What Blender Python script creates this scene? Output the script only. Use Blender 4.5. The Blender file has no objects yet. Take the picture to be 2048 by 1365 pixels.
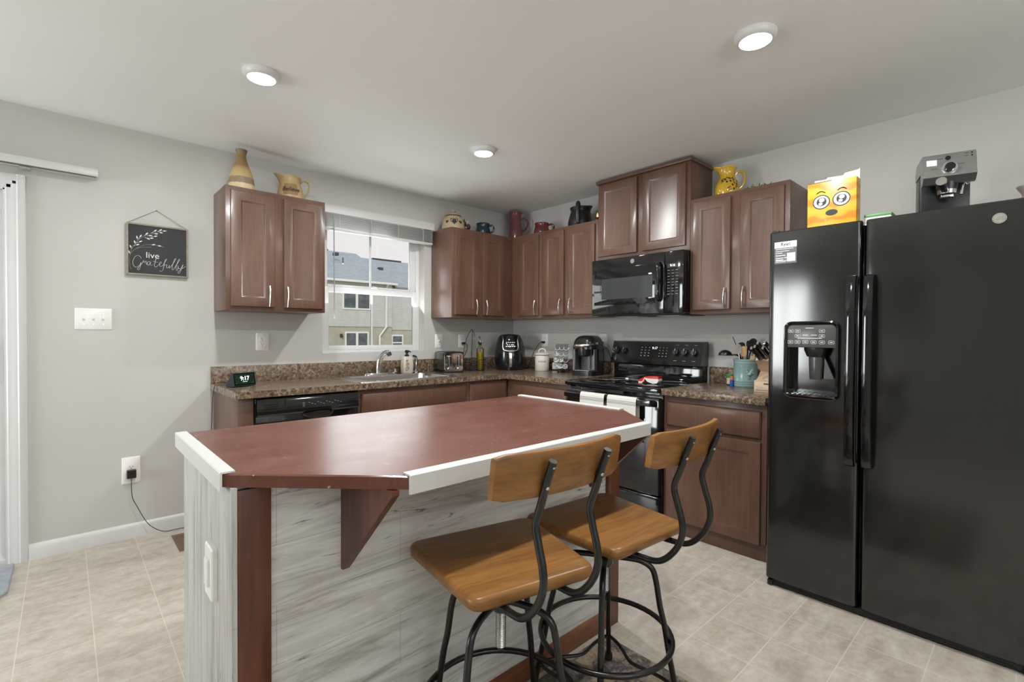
import bpy, bmesh, math, random
from mathutils import Vector, Matrix
random.seed(7)
sc = bpy.context.scene
COL = sc.collection
PI = math.pi
R = math.radians

# ------------------------------------------------------------------ camera
def make_camera():
    cd = bpy.data.cameras.new('camera'); co = bpy.data.objects.new('camera', cd); COL.objects.link(co)
    cd.sensor_width = 36.0; cd.lens = 975.77 * 36.0 / 2048.0; cd.clip_start = 0.02; cd.clip_end = 300
    pi, ya, ro = R(-0.7911), R(42.5622), R(0.2942)
    f = Vector((math.sin(ya) * math.cos(pi), math.cos(ya) * math.cos(pi), math.sin(pi)))
    r = Vector((math.cos(ya), -math.sin(ya), 0)); u = r.cross(f)
    r2 = r * math.cos(ro) + u * math.sin(ro); u2 = -r * math.sin(ro) + u * math.cos(ro)
    m = Matrix(((r2.x, u2.x, -f.x, -3.4048), (r2.y, u2.y, -f.y, -3.6862), (r2.z, u2.z, -f.z, 1.2326), (0, 0, 0, 1)))
    co.matrix_world = m
    sc.camera = co
make_camera()

# ------------------------------------------------------------------ sky, sun, daylight, exposure
w = bpy.data.worlds.new('sky'); sc.world = w; w.use_nodes = True
bg = w.node_tree.nodes['Background']
bg.inputs[0].default_value = (0.95, 0.93, 0.92, 1); bg.inputs[1].default_value = 0.95

def sun(direction, strength, ang):
    d = bpy.data.lights.new('sun', 'SUN'); d.energy = strength; d.angle = R(ang); d.color = (1, .95, .88)
    o = bpy.data.objects.new('sun', d); COL.objects.link(o)
    o.rotation_euler = Vector(direction).to_track_quat('-Z', 'Y').to_euler(); o.location = (-10, -20, 30)
sun((.45, .72, -.62), 1.5, 1.0)

def daylight(loc, direction, sx, sy, power, col=(1, 1, 1), spread=180):
    d = bpy.data.lights.new('daylight', 'AREA'); d.shape = 'RECTANGLE'; d.size = sx; d.size_y = sy; d.energy = power; d.color = col
    d.spread = R(spread)
    o = bpy.data.objects.new('daylight', d); COL.objects.link(o)
    o.rotation_euler = Vector(direction).to_track_quat('-Z', 'Y').to_euler(); o.location = loc
    return o
DAY = (.95, 1.0, 1.0)
daylight((-4.55, .22, 1.05), (0, -1, .8), 1.7, 1.95, 12, DAY)           # sliding door, with the sunlit ground outside
daylight((-6.75, -.75, 1.2), (1, -.1, .22), 1.25, 1.75, 110, DAY)          # tall window in the left wall
daylight((-3.2, -7.35, 1.5), (.15, .18, 1.5), 3.0, 1.5, 240, DAY)        # added fill at a made-up rear window, aimed up at the ceiling
daylight((-1.52, .24, 1.60), (0, -1, 1.2), .86, 1.0, 12, DAY)           # kitchen window
LAMP_POWER = 18.0

vs = sc.view_settings
vs.view_transform = 'Standard'; vs.look = 'None'; vs.exposure = -0.03; vs.gamma = 1.0; vs.use_curve_mapping = False
sc.cycles.max_bounces = 10; sc.cycles.diffuse_bounces = 5; sc.cycles.glossy_bounces = 5
sc.cycles.transparent_max_bounces = 12; sc.cycles.sample_clamp_indirect = 6.0
sc.cycles.caustics_reflective = False; sc.cycles.caustics_refractive = False

# ------------------------------------------------------------------ mesh helpers
def catmull(pts, n=6, closed=False):
    P = [Vector(p) for p in pts]
    if len(P) < 3: return P
    out = []
    m = len(P)
    rng = range(m) if closed else range(m - 1)
    for i in rng:
        if closed: a, b, c, d = P[(i - 1) % m], P[i], P[(i + 1) % m], P[(i + 2) % m]
        else: a, b, c, d = P[max(i - 1, 0)], P[i], P[i + 1], P[min(i + 2, m - 1)]
        for k in range(n):
            t = k / n
            out.append(.5 * ((2 * b) + (c - a) * t + (2 * a - 5 * b + 4 * c - d) * t * t + (3 * b - a - 3 * c + d) * t ** 3))
    if not closed: out.append(P[-1])
    return out

def rrect(x0, x1, y0, y1, r, n=5):
    out = []
    for cx, cy, a in ((x1 - r, y1 - r, 0), (x0 + r, y1 - r, 90), (x0 + r, y0 + r, 180), (x1 - r, y0 + r, 270)):
        for k in range(n + 1):
            t = R(a + 90 * k / n); out.append((cx + r * math.cos(t), cy + r * math.sin(t)))
    return out

class MB:
    def __init__(s): s.bm = bmesh.new(); s.mi = 0
    def face(s, vs):
        try: f = s.bm.faces.new(vs); f.material_index = s.mi; return f
        except ValueError: return None
    def box(s, x0, x1, y0, y1, z0, z1, bev=0.0, seg=2):
        x0, x1 = sorted((x0, x1)); y0, y1 = sorted((y0, y1)); z0, z1 = sorted((z0, z1))
        v = [s.bm.verts.new((x, y, z)) for z in (z0, z1) for x, y in ((x0, y0), (x1, y0), (x1, y1), (x0, y1))]
        fs = [s.face([v[i] for i in q]) for q in ((3, 2, 1, 0), (4, 5, 6, 7), (0, 1, 5, 4), (1, 2, 6, 5), (2, 3, 7, 6), (3, 0, 4, 7))]
        if bev > 0:
            bev = min(bev, .45 * min(x1 - x0, y1 - y0, z1 - z0))
            es = list({e for f in fs for e in f.edges})
            bmesh.ops.bevel(s.bm, geom=es, offset=bev, segments=seg, affect='EDGES', profile=.5, material=s.mi)
        return s
    def loft(s, loops, cap0=True, cap1=True, closed=True):
        L = [[s.bm.verts.new(p) for p in lp] for lp in loops]
        n = len(L[0])
        for a, b in zip(L, L[1:]):
            for i in range(n if closed else n - 1):
                j = (i + 1) % n
                s.face([a[i], a[j], b[j], b[i]])
        if cap0: s.face(list(reversed(L[0])))
        if cap1: s.face(L[-1])
        return s
    def tube(s, pts, r, seg=10, closed=False, smooth=5, flat=1.0):
        P = catmull(pts, smooth, closed) if smooth else [Vector(p) for p in pts]
        n = len(P)
        T = []
        for i in range(n):
            if closed: t = P[(i + 1) % n] - P[(i - 1) % n]
            else: t = P[min(i + 1, n - 1)] - P[max(i - 1, 0)]
            T.append(t.normalized() if t.length > 1e-9 else Vector((0, 0, 1)))
        up = Vector((0, 0, 1)) if abs(T[0].z) < .9 else Vector((1, 0, 0))
        a = T[0].cross(up).normalized()
        loops = []
        for i in range(n):
            a = (a - T[i] * a.dot(T[i]))
            a = a.normalized() if a.length > 1e-9 else T[i].orthogonal().normalized()
            b = T[i].cross(a)
            rr = r if not isinstance(r, (list, tuple)) else r[0] + (r[1] - r[0]) * i / max(1, n - 1)
            loops.append([P[i] + a * rr * math.cos(2 * PI * k / seg) + b * rr * flat * math.sin(2 * PI * k / seg) for k in range(seg)])
        if closed: loops.append(loops[0]); s.loft(loops, False, False); bmesh.ops.remove_doubles(s.bm, verts=s.bm.verts[:], dist=1e-6)
        else: s.loft(loops)
        return s
    def cyl(s, p0, p1, r0, r1=None, seg=24):
        return s.tube([p0, p1], r0 if r1 is None else (r0, r1), seg, False, 0)
    def lathe(s, prof, c=(0, 0, 0), seg=40, spout=None, cap1=False):
        loops = []
        zt = max(z for _, z in prof)
        for rr, z in prof:
            lp = []
            for k in range(seg):
                t = 2 * PI * k / seg
                q = max(rr, 1e-4)
                dz = 0
                if spout:
                    ang, amt, z0 = spout
                    if z > z0 and rr > 1e-3:
                        d = math.atan2(math.sin(t - ang), math.cos(t - ang))
                        f = ((z - z0) / (zt - z0)) ** 1.5
                        q += amt * f * math.exp(-(d / .38) ** 2)
                        dz = amt * .5 * f * math.exp(-(d / .6) ** 2)
                lp.append((c[0] + q * math.cos(t), c[1] + q * math.sin(t), c[2] + z + dz))
            loops.append(lp)
        return s.loft(loops, True, True)
    def ell(s, c, rx, ry, rz, seg=20, rings=12):
        return s.loft([[(c[0] + rx * math.cos(2 * PI * k / seg) * math.sin(PI * j / rings), c[1] + ry * math.sin(2 * PI * k / seg) * math.sin(PI * j / rings),
                         c[2] - rz * math.cos(PI * j / rings)) for k in range(seg)] for j in [.08] + list(range(1, rings)) + [rings - .08]])
    def prism(s, poly, f0, f1):
        return s.loft([[f0(*p) for p in poly], [f1(*p) for p in poly]])
    def text(s, txt, size, org, u, v, n, lift=.0006, align='CENTER', shear=0.0, fn=None, bold=0.0):
        cu = bpy.data.curves.new('t', 'FONT'); cu.body = txt; cu.size = size; cu.align_x = align; cu.align_y = 'CENTER'; cu.shear = shear
        cu.resolution_u = 3; cu.offset = bold
        ob = bpy.data.objects.new('t', cu); COL.objects.link(ob)
        bpy.context.view_layer.update()
        me = bpy.data.meshes.new_from_object(ob.evaluated_get(bpy.context.evaluated_depsgraph_get()))
        org, u, v, n = Vector(org), Vector(u), Vector(v), Vector(n)
        V = []
        for q in me.vertices:
            x, y = q.co.x, q.co.y
            V.append(s.bm.verts.new(fn(x, y) if fn else org + u * x + v * y + n * lift))
        for p in me.polygons: s.face([V[i] for i in p.vertices])
        bpy.data.objects.remove(ob); bpy.data.curves.remove(cu); bpy.data.meshes.remove(me)
        return s
    def disc(s, c, u, v, ru, rv=None, seg=24, lift=(0, 0, 0)):
        rv = rv or ru; c, u, v, l = Vector(c), Vector(u), Vector(v), Vector(lift)
        s.face([s.bm.verts.new(c + l + u * ru * math.cos(2 * PI * k / seg) + v * rv * math.sin(2 * PI * k / seg)) for k in range(seg)])
        return s
    def quad(s, a, b, c, d):
        s.face([s.bm.verts.new(p) for p in (a, b, c, d)]); return s
    def xf(s, M):
        bmesh.ops.transform(s.bm, matrix=M, verts=s.bm.verts[:]); return s

PINV = {}
def link(name, mb, mats, parent=None, sharp=35, recalc=True):
    bm = mb.bm
    if recalc: bmesh.ops.recalc_face_normals(bm, faces=bm.faces[:])
    me = bpy.data.meshes.new(name); bm.to_mesh(me); bm.free()
    for m in (mats if isinstance(mats, (list, tuple)) else [mats]): me.materials.append(m)
    me.polygons.foreach_set('use_smooth', [True] * len(me.polygons))
    me.set_sharp_from_angle(angle=R(sharp))
    o = bpy.data.objects.new(name, me); COL.objects.link(o)
    if parent is not None:
        o.parent = parent
        if parent.name in PINV: o.matrix_parent_inverse = PINV[parent.name]
    return o
def tag(o, label, cat, group=None):
    o['label'] = label; o['category'] = cat
    if group: o['group'] = group
    return o
def thing(name, label, cat, loc=(0, 0, 0), group=None, local=False, rotz=0):
    o = bpy.data.objects.new(name, None); COL.objects.link(o); o.location = loc; o.rotation_euler = (0, 0, rotz); o.empty_display_size = .05
    if not local: PINV[o.name] = Matrix.Translation(-Vector(loc))
    return tag(o, label, cat, group)
def part(name, mb, mats, parent, label=None, sharp=35, recalc=True):
    o = link(name, mb, mats, parent, sharp, recalc)
    if label: o['label'] = label
    return o
def solo(name, mb, mats, label, cat, group=None, sharp=35):
    vs_ = [v.co for v in mb.bm.verts]
    c = Vector(((min(v.x for v in vs_) + max(v.x for v in vs_)) / 2, (min(v.y for v in vs_) + max(v.y for v in vs_)) / 2, min(v.z for v in vs_)))
    mb.xf(Matrix.Translation(-c))
    o = link(name, mb, mats, None, sharp); o.location = c; PINV[o.name] = Matrix.Translation(-c)
    return tag(o, label, cat, group)
def struct(name, mb, mats, parent=None, sharp=35):
    o = link(name, mb, mats, parent, sharp); o['kind'] = 'structure'; return o

# ------------------------------------------------------------------ material helpers
MATS = {}
def nodes_of(name):
    m = bpy.data.materials.new(name); m.use_nodes = True
    nt = m.node_tree; b = nt.nodes['Principled BSDF']
    return m, nt, b
def N(nt, t, **kw):
    n = nt.nodes.new(t)
    for k, v in kw.items():
        if k in n.inputs: n.inputs[k].default_value = v
        else: setattr(n, k, v)
    return n
def coords(nt, scale=(1, 1, 1), loc=(0, 0, 0), rot=(0, 0, 0), kind='Object'):
    tc = N(nt, 'ShaderNodeTexCoord'); mp = N(nt, 'ShaderNodeMapping')
    mp.inputs['Scale'].default_value = scale; mp.inputs['Location'].default_value = loc; mp.inputs['Rotation'].default_value = rot
    nt.links.new(tc.outputs[kind], mp.inputs['Vector']); return mp.outputs[0]
def ramp(nt, fac, stops):
    r = N(nt, 'ShaderNodeValToRGB'); e = r.color_ramp.elements
    while len(e) > 1: e.remove(e[-1])
    e[0].position = stops[0][0]; e[0].color = (*stops[0][1], 1)
    for p, c in stops[1:]:
        q = e.new(p); q.color = (*c, 1)
    nt.links.new(fac, r.inputs[0]); return r.outputs[0]
def mixc(nt, fac, a, b, blend='MIX'):
    m = N(nt, 'ShaderNodeMix', data_type='RGBA', blend_type=blend)
    for s, v in ((0, fac), (6, a), (7, b)):
        if hasattr(v, 'is_linked'): nt.links.new(v, m.inputs[s])
        elif s == 0: m.inputs[0].default_value = v
        else: m.inputs[s].default_value = (*v, 1)
    return m.outputs[2]
def bump(nt, b, h, strength=.2, dist=.002):
    bp = N(nt, 'ShaderNodeBump'); bp.inputs['Strength'].default_value = strength; bp.inputs['Distance'].default_value = dist
    nt.links.new(h, bp.inputs['Height']); nt.links.new(bp.outputs[0], b.inputs['Normal'])
def noise(nt, vec, scale=5, detail=4, rough=.55, dist=0.0):
    n = N(nt, 'ShaderNodeTexNoise'); n.inputs['Scale'].default_value = scale; n.inputs['Detail'].default_value = detail
    n.inputs['Roughness'].default_value = rough; n.inputs['Distortion'].default_value = dist
    nt.links.new(vec, n.inputs['Vector']); return n.outputs[0]
def P(name, col, rough=.5, metal=0.0, spec=.5, col2=None, nscale=6, nstretch=(1, 1, 1), lo=.35, hi=.65, bumpk=0.0, bscale=200, emit=None, estr=1.0, coat=0.0, roughvar=0.0, trans=0.0, detail=4):
    if name in MATS: return MATS[name]
    m, nt, b = nodes_of(name)
    b.inputs['Base Color'].default_value = (*col, 1); b.inputs['Roughness'].default_value = rough; b.inputs['Metallic'].default_value = metal
    b.inputs['Specular IOR Level'].default_value = spec; b.inputs['Coat Weight'].default_value = coat; b.inputs['Coat Roughness'].default_value = .08
    b.inputs['Transmission Weight'].default_value = trans
    if col2 is None: col2 = tuple(min(1, c * 1.06) for c in col)
    v = coords(nt, nstretch)
    n = noise(nt, v, nscale, detail)
    nt.links.new(ramp(nt, n, [(lo, col), (hi, col2)]), b.inputs['Base Color'])
    if roughvar:
        mr = N(nt, 'ShaderNodeMapRange'); mr.inputs[3].default_value = rough; mr.inputs[4].default_value = rough + roughvar
        nt.links.new(n, mr.inputs[0]); nt.links.new(mr.outputs[0], b.inputs['Roughness'])
    if bumpk:
        bump(nt, b, noise(nt, coords(nt), bscale, 3), bumpk, .001)
    if emit:
        b.inputs['Emission Color'].default_value = (*emit, 1); b.inputs['Emission Strength'].default_value = estr
    MATS[name] = m; return m

# ------------------------------------------------------------------ materials
M_wall = P('wall_paint', (.565, .555, .53), .6, spec=.3, col2=(.595, .585, .56), nscale=1.2, bumpk=.05, bscale=350)
M_ceil = P('ceiling_paint', (.84, .845, .825), .75, spec=.2, col2=(.87, .875, .86), nscale=.8, bumpk=.05, bscale=300)
M_trim = P('white_trim', (.66, .66, .655), .35, col2=(.69, .69, .685), nscale=2)
M_vinyl = P('white_vinyl', (.70, .70, .70), .3)
M_plastic = P('white_plastic', (.84, .83, .81), .3)
M_ivory = P('ivory_plate', (.72, .69, .63), .4)
M_slot = P('dark_slot', (.02, .02, .02), .6)
M_black = P('gloss_black', (.006, .006, .0065), .06, spec=.55, coat=.3)
M_fridge = P('fridge_black', (.009, .009, .0088), .07, spec=.9, col2=(.014, .014, .0135), nscale=3, nstretch=(1, 1, .6), roughvar=.10)
M_blackp = P('black_plastic', (.010, .010, .0105), .32)
M_matte = P('matte_black', (.012, .012, .012), .6)
M_glassb = P('black_glass', (.006, .006, .007), .03, spec=.6)
M_smoke = P('smoked_window', (.05, .055, .06), .06, spec=.7)
M_steel = P('brushed_steel', (.55, .54, .53), .28, 1.0, col2=(.63, .62, .6), nscale=12, nstretch=(1, 1, 20))
M_sink = P('sink_steel', (.66, .65, .63), .25, 1.0, col2=(.74, .73, .71), nscale=30, nstretch=(1, 6, 1))
M_chrome = P('chrome', (.80, .80, .81), .07, 1.0)
M_nickel = P('satin_nickel', (.72, .70, .67), .25, 1.0)
M_tube = P('black_steel_tube', (.006, .006, .0065), .26, .0, spec=.6, col2=(.010, .010, .010), nscale=30)
M_white = P('white_print', (.85, .85, .85), .5)
M_greyp = P('grey_print', (.24, .24, .24), .5)
M_lens = P('lamp_lens', (.9, .9, .88), .4, emit=(1, .96, .9), estr=14.0)
M_cord = P('black_cord', (.012, .012, .012), .5)

def wood_cab():
    m, nt, b = nodes_of('stained_maple')
    n1 = noise(nt, coords(nt, (3, 3, 1.2)), 2.2, 5, .6, .4)
    n2 = noise(nt, coords(nt, (30, 30, 1.5)), 3, 6, .6, .3)
    c = ramp(nt, n1, [(.3, (.094, .044, .028)), (.5, (.124, .061, .041)), (.72, (.158, .082, .056))])
    c2 = mixc(nt, .30, c, ramp(nt, n2, [(.35, (.082, .038, .025)), (.65, (.175, .092, .064))]))
    nt.links.new(c2, b.inputs['Base Color']); b.inputs['Roughness'].default_value = .42; b.inputs['Specular IOR Level'].default_value = .4
    b.inputs['Coat Weight'].default_value = .4; b.inputs['Coat Roughness'].default_value = .2
    return m
M_cab = wood_cab()
def laminate():
    m, nt, b = nodes_of('speckled_laminate')
    v = coords(nt)
    vo = N(nt, 'ShaderNodeTexVoronoi', feature='F1'); vo.inputs['Scale'].default_value = 120; nt.links.new(v, vo.inputs['Vector'])
    n1 = noise(nt, v, 45, 5, .7, .6); n2 = noise(nt, v, 9, 4, .6); n3 = noise(nt, v, 150, 3, .6)
    c = ramp(nt, n1, [(.34, (.03, .019, .015)), (.45, (.11, .07, .047)), (.55, (.235, .175, .12)), (.68, (.42, .36, .28))])
    c = mixc(nt, ramp(nt, n2, [(.38, (0, 0, 0)), (.66, (.5, .5, .5))]), c, (.13, .075, .055))
    c = mixc(nt, ramp(nt, n3, [(.58, (0, 0, 0)), (.7, (.55, .55, .55))]), c, (.5, .43, .35))
    c = mixc(nt, ramp(nt, n3, [(.28, (.6, .6, .6)), (.38, (0, 0, 0))]), c, (.022, .016, .014))
    nt.links.new(c, b.inputs['Base Color']); b.inputs['Roughness'].default_value = .22
    return m
M_lam = laminate()
def floor_mat():
    m, nt, b = nodes_of('vinyl_tile')
    tc = N(nt, 'ShaderNodeTexCoord'); mp = N(nt, 'ShaderNodeMapping')
    mp.inputs['Location'].default_value = (.615 + .2256 * 40, 2.499 + .2275 * 40, 0)
    nt.links.new(tc.outputs['Object'], mp.inputs['Vector']); v = mp.outputs[0]
    bt = N(nt, 'ShaderNodeTexBrick'); bt.offset = 0; bt.squash = 1
    bt.inputs['Scale'].default_value = 1; bt.inputs['Brick Width'].default_value = .2256; bt.inputs['Row Height'].default_value = .2275
    bt.inputs['Mortar Size'].default_value = .0022; bt.inputs['Mortar Smooth'].default_value = .3; bt.inputs['Bias'].default_value = 0
    bt.inputs['Color1'].default_value = (.2, .2, .2, 1); bt.inputs['Color2'].default_value = (.8, .8, .8, 1)
    nt.links.new(v, bt.inputs['Vector'])
    n1 = noise(nt, coords(nt, (2.2, 6, 1), rot=(0, 0, .35)), 2.6, 7, .65, .5); n2 = noise(nt, v, 22, 5, .7); n4 = noise(nt, v, 1.4, 2, .5)
    c = ramp(nt, n1, [(.30, (.37, .32, .265)), (.5, (.50, .45, .39)), (.7, (.61, .565, .505))])
    c = mixc(nt, .36, c, ramp(nt, n2, [(.35, (.34, .285, .23)), (.65, (.66, .61, .55))]))
    c = mixc(nt, .16, c, bt.outputs['Color'], 'SOFT_LIGHT')
    c = mixc(nt, bt.outputs['Fac'], c, (.63, .575, .50))
    nt.links.new(c, b.inputs['Base Color']); b.inputs['Roughness'].default_value = .36
    inv = N(nt, 'ShaderNodeMath', operation='MULTIPLY'); inv.inputs[1].default_value = -1; nt.links.new(bt.outputs['Fac'], inv.inputs[0])
    ad = N(nt, 'ShaderNodeMath', operation='ADD'); nt.links.new(inv.outputs[0], ad.inputs[0])
    sc_ = N(nt, 'ShaderNodeMath', operation='MULTIPLY'); sc_.inputs[1].default_value = .5; nt.links.new(n2, sc_.inputs[0]); nt.links.new(sc_.outputs[0], ad.inputs[1])
    bump(nt, b, ad.outputs[0], .25, .0015)
    return m
M_floor = floor_mat()
def planks(name, rot, k, sy):
    # sx along the grain, sy across; v.x runs along the board
    m, nt, b = nodes_of(name)
    v = coords(nt, (1, 1, 1), rot=rot)
    sp = N(nt, 'ShaderNodeMapping'); sp.inputs['Scale'].default_value = (1.3, 14, 14); nt.links.new(v, sp.inputs['Vector'])
    n1 = noise(nt, sp.outputs[0], 1.7, 8, .68, .9)
    sp2 = N(nt, 'ShaderNodeMapping'); sp2.inputs['Scale'].default_value = (2.5, 22, 22); nt.links.new(v, sp2.inputs['Vector'])
    n2 = noise(nt, sp2.outputs[0], 1.6, 9, .74, 1.2)
    n3 = noise(nt, v, 2.2, 3, .5)
    c = ramp(nt, n1, [(.34, (.42 * k, .405 * k, .38 * k)), (.45, (.64 * k, .63 * k, .605 * k)), (.60, (.80 * k, .795 * k, .775 * k))])
    dk = ramp(nt, n2, [(.33, (1, 1, 1)), (.40, (0, 0, 0))])
    gate = ramp(nt, n3, [(.44, (.0, .0, .0)), (.56, (1, 1, 1))])
    k = mixc(nt, 1.0, dk, gate, 'MULTIPLY')
    c = mixc(nt, k, c, (.085, .075, .066))
    c = mixc(nt, ramp(nt, noise(nt, v, 3.1, 4, .6, 1.0), [(.55, (0, 0, 0)), (.75, (.3, .3, .3))]), c, (.50, .44, .35))
    bt = N(nt, 'ShaderNodeTexBrick'); bt.offset = .37; bt.inputs['Scale'].default_value = 1; bt.inputs['Brick Width'].default_value = .9
    bt.inputs['Row Height'].default_value = .145; bt.inputs['Mortar Size'].default_value = .0011; bt.inputs['Mortar Smooth'].default_value = .2
    nt.links.new(v, bt.inputs['Vector'])
    c = mixc(nt, mixc(nt, .32, (0, 0, 0), bt.outputs['Fac']), c, (.14, .125, .11))
    nt.links.new(c, b.inputs['Base Color']); b.inputs['Roughness'].default_value = .5
    return m
M_plankh = planks('whitewashed_planks', (R(90), 0, 0), 1.0, 1)
M_plankv = planks('whitewashed_planks_upright_dimmed', (0, R(90), 0), .66, 1)  # same whitewash painted darker to offset the strong light on this end
def island_top():
    m, nt, b = nodes_of('red_brown_top')
    n1 = noise(nt, coords(nt, (1.2, 2.2, 1)), 2.2, 5, .55, .1); n2 = noise(nt, coords(nt, (5, 70, 1)), 2, 3, .5); v = coords(nt)
    c = ramp(nt, n1, [(.3, (.125, .040, .026)), (.55, (.150, .052, .035)), (.75, (.175, .065, .047))])
    c = mixc(nt, .22, c, ramp(nt, n2, [(.35, (.115, .037, .025)), (.65, (.185, .07, .05))]))
    sm = ramp(nt, noise(nt, coords(nt, (2, 3.5, 1)), 3, 5, .6, .2), [(.52, (0, 0, 0)), (.74, (.22, .22, .22))])
    c = mixc(nt, sm, c, (.26, .16, .14))
    sk = ramp(nt, noise(nt, v, 60, 2, .5), [(.73, (0, 0, 0)), (.76, (.8, .8, .8))])
    c = mixc(nt, sk, c, (.5, .42, .4))
    nt.links.new(c, b.inputs['Base Color'])
    mr = N(nt, 'ShaderNodeMapRange'); mr.inputs[3].default_value = .2; mr.inputs[4].default_value = .36; nt.links.new(n1, mr.inputs[0]); nt.links.new(mr.outputs[0], b.inputs['Roughness'])
    b.inputs['Specular IOR Level'].default_value = .6
    return m
M_itop = island_top()
M_cherry = P('cherry_stain', (.085, .026, .014), .38, col2=(.155, .05, .026), nscale=3, nstretch=(14, 14, 1))
M_edge = P('cherry_edge', (.17, .055, .025), .4, col2=(.25, .10, .045), nscale=8, nstretch=(1, 1, 10))
def seat_wood():
    m, nt, b = nodes_of('honey_stool_wood')
    n1 = noise(nt, coords(nt, (1, 6, 6)), 4, 6, .6, .8); n2 = noise(nt, coords(nt, (3, 40, 40)), 3, 4, .6)
    c = ramp(nt, n1, [(.3, (.155, .064, .018)), (.5, (.235, .103, .028)), (.72, (.32, .155, .046))])
    c = mixc(nt, .25, c, ramp(nt, n2, [(.35, (.13, .045, .012)), (.65, (.36, .18, .055))]))
    bt = N(nt, 'ShaderNodeTexBrick'); bt.offset = 0; bt.inputs['Scale'].default_value = 1; bt.inputs['Brick Width'].default_value = 3
    bt.inputs['Row Height'].default_value = .075; bt.inputs['Mortar Size'].default_value = 0.0
    bt.inputs['Color1'].default_value = (.35, .35, .35, 1); bt.inputs['Color2'].default_value = (.65, .65, .65, 1)
    nt.links.new(coords(nt, rot=(0, 0, 0)), bt.inputs['Vector'])
    c = mixc(nt, .35, c, bt.outputs['Color'], 'SOFT_LIGHT')
    nt.links.new(c, b.inputs['Base Color']); b.inputs['Roughness'].default_value = .34; b.inputs['Specular IOR Level'].default_value = .4
    return m
M_seat = seat_wood()
def glass_mat(name='window_glass', tint=(1, 1, 1)):
    m = bpy.data.materials.new(name); m.use_nodes = True; nt = m.node_tree; nt.nodes.clear()
    o = N(nt, 'ShaderNodeOutputMaterial'); t = N(nt, 'ShaderNodeBsdfTransparent'); g = N(nt, 'ShaderNodeBsdfGlossy'); mx = N(nt, 'ShaderNodeMixShader'); fr = N(nt, 'ShaderNodeFresnel')
    t.inputs[0].default_value = (*tint, 1); g.inputs['Roughness'].default_value = .02; fr.inputs[0].default_value = 1.35
    v = coords(nt); n = noise(nt, v, 3, 2)
    mt = mixc(nt, n, tint, tuple(c * .985 for c in tint)); nt.links.new(mt, t.inputs[0])
    nt.links.new(fr.outputs[0], mx.inputs[0]); nt.links.new(t.outputs[0], mx.inputs[1]); nt.links.new(g.outputs[0], mx.inputs[2]); nt.links.new(mx.outputs[0], o.inputs[0])
    return m
M_glass = glass_mat(); M_clear = glass_mat('clear_bottle_glass', (.93, .95, .93)); M_oil = glass_mat('oil', (.80, .62, .05))

# ------------------------------------------------------------------ room shell
CEIL = 2.44
CT = .899
LX, FY = -6.5, -7.1
b = MB(); b.box(LX, 0, FY, 0, -.1, 0); o = struct('floor', b, M_floor)
b = MB(); b.box(LX - .12, .12, FY - .12, .14, CEIL, CEIL + .15); struct('ceiling', b, M_ceil)
WX0, WX1, WZ0, WZ1 = -1.966, -1.07, 1.078, 2.20       # kitchen window opening
DX0, DX1, DZ1 = -5.46, -3.63, 2.035                   # sliding door opening
b = MB()
b.box(LX - .12, DX0, 0, .14, -.1, CEIL); b.box(DX0, DX1, 0, .14, DZ1, CEIL); b.box(DX0, DX1, 0, .14, -.1, 0)
b.box(DX1, WX0, 0, .14, -.1, CEIL); b.box(WX0, WX1, 0, .14, -.1, WZ0); b.box(WX0, WX1, 0, .14, WZ1, CEIL); b.box(WX1, .12, 0, .14, -.1, CEIL)
struct('wall_back', b, M_wall)
b = MB(); b.box(0, .12, FY - .12, 0, -.1, CEIL); struct('wall_right', b, M_wall)
b = MB()
b.box(LX - .12, LX, FY, -1.3, -.1, CEIL); b.box(LX - .12, LX, -.15, 0, -.1, CEIL); b.box(LX - .12, LX, -1.3, -.15, -.1, .35); b.box(LX - .12, LX, -1.3, -.15, 2.1, CEIL)
struct('wall_left', b, M_wall)
b = MB()
b.box(LX - .12, -4.8, FY - .12, FY, -.1, CEIL); b.box(-1.6, .0, FY - .12, FY, -.1, CEIL); b.box(-4.8, -1.6, FY - .12, FY, -.1, .7); b.box(-4.8, -1.6, FY - .12, FY, 2.2, CEIL)
struct('wall_front', b, M_wall)
def plain_window(name, ax, c, u0, u1, z0, z1, nm):
    f = MB(); g = MB()
    def bx(mb, a0, a1, zz0, zz1, d0, d1):
        if ax == 'x': mb.box(c + d0, c + d1, a0, a1, zz0, zz1, .004)
        else: mb.box(a0, a1, c + d0, c + d1, zz0, zz1, .004)
    for a0, a1, q0, q1 in ((u0, u0 + .05, z0, z1), (u1 - .05, u1, z0, z1), (u0 + .05, u1 - .05, z0, z0 + .05), (u0 + .05, u1 - .05, z1 - .05, z1)): bx(f, a0, a1, q0, q1, -.03, .03)
    for i in range(1, nm): bx(f, u0 + (u1 - u0) * i / nm - .025, u0 + (u1 - u0) * i / nm + .025, z0 + .05, z1 - .05, -.03, .03)
    o = struct(name, f, M_vinyl)
    bx(g, u0 + .05, u1 - .05, z0 + .05, z1 - .05, -.004, .004); struct('glass', g, M_glass, o)
plain_window('window_2', 'x', LX - .06, -1.3, -.15, .35, 2.1, 2)
plain_window('added_window_3', 'y', FY - .06, -4.8, -1.6, .7, 2.2, 3)  # unseen window added in the rear wall for the fill light

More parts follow.
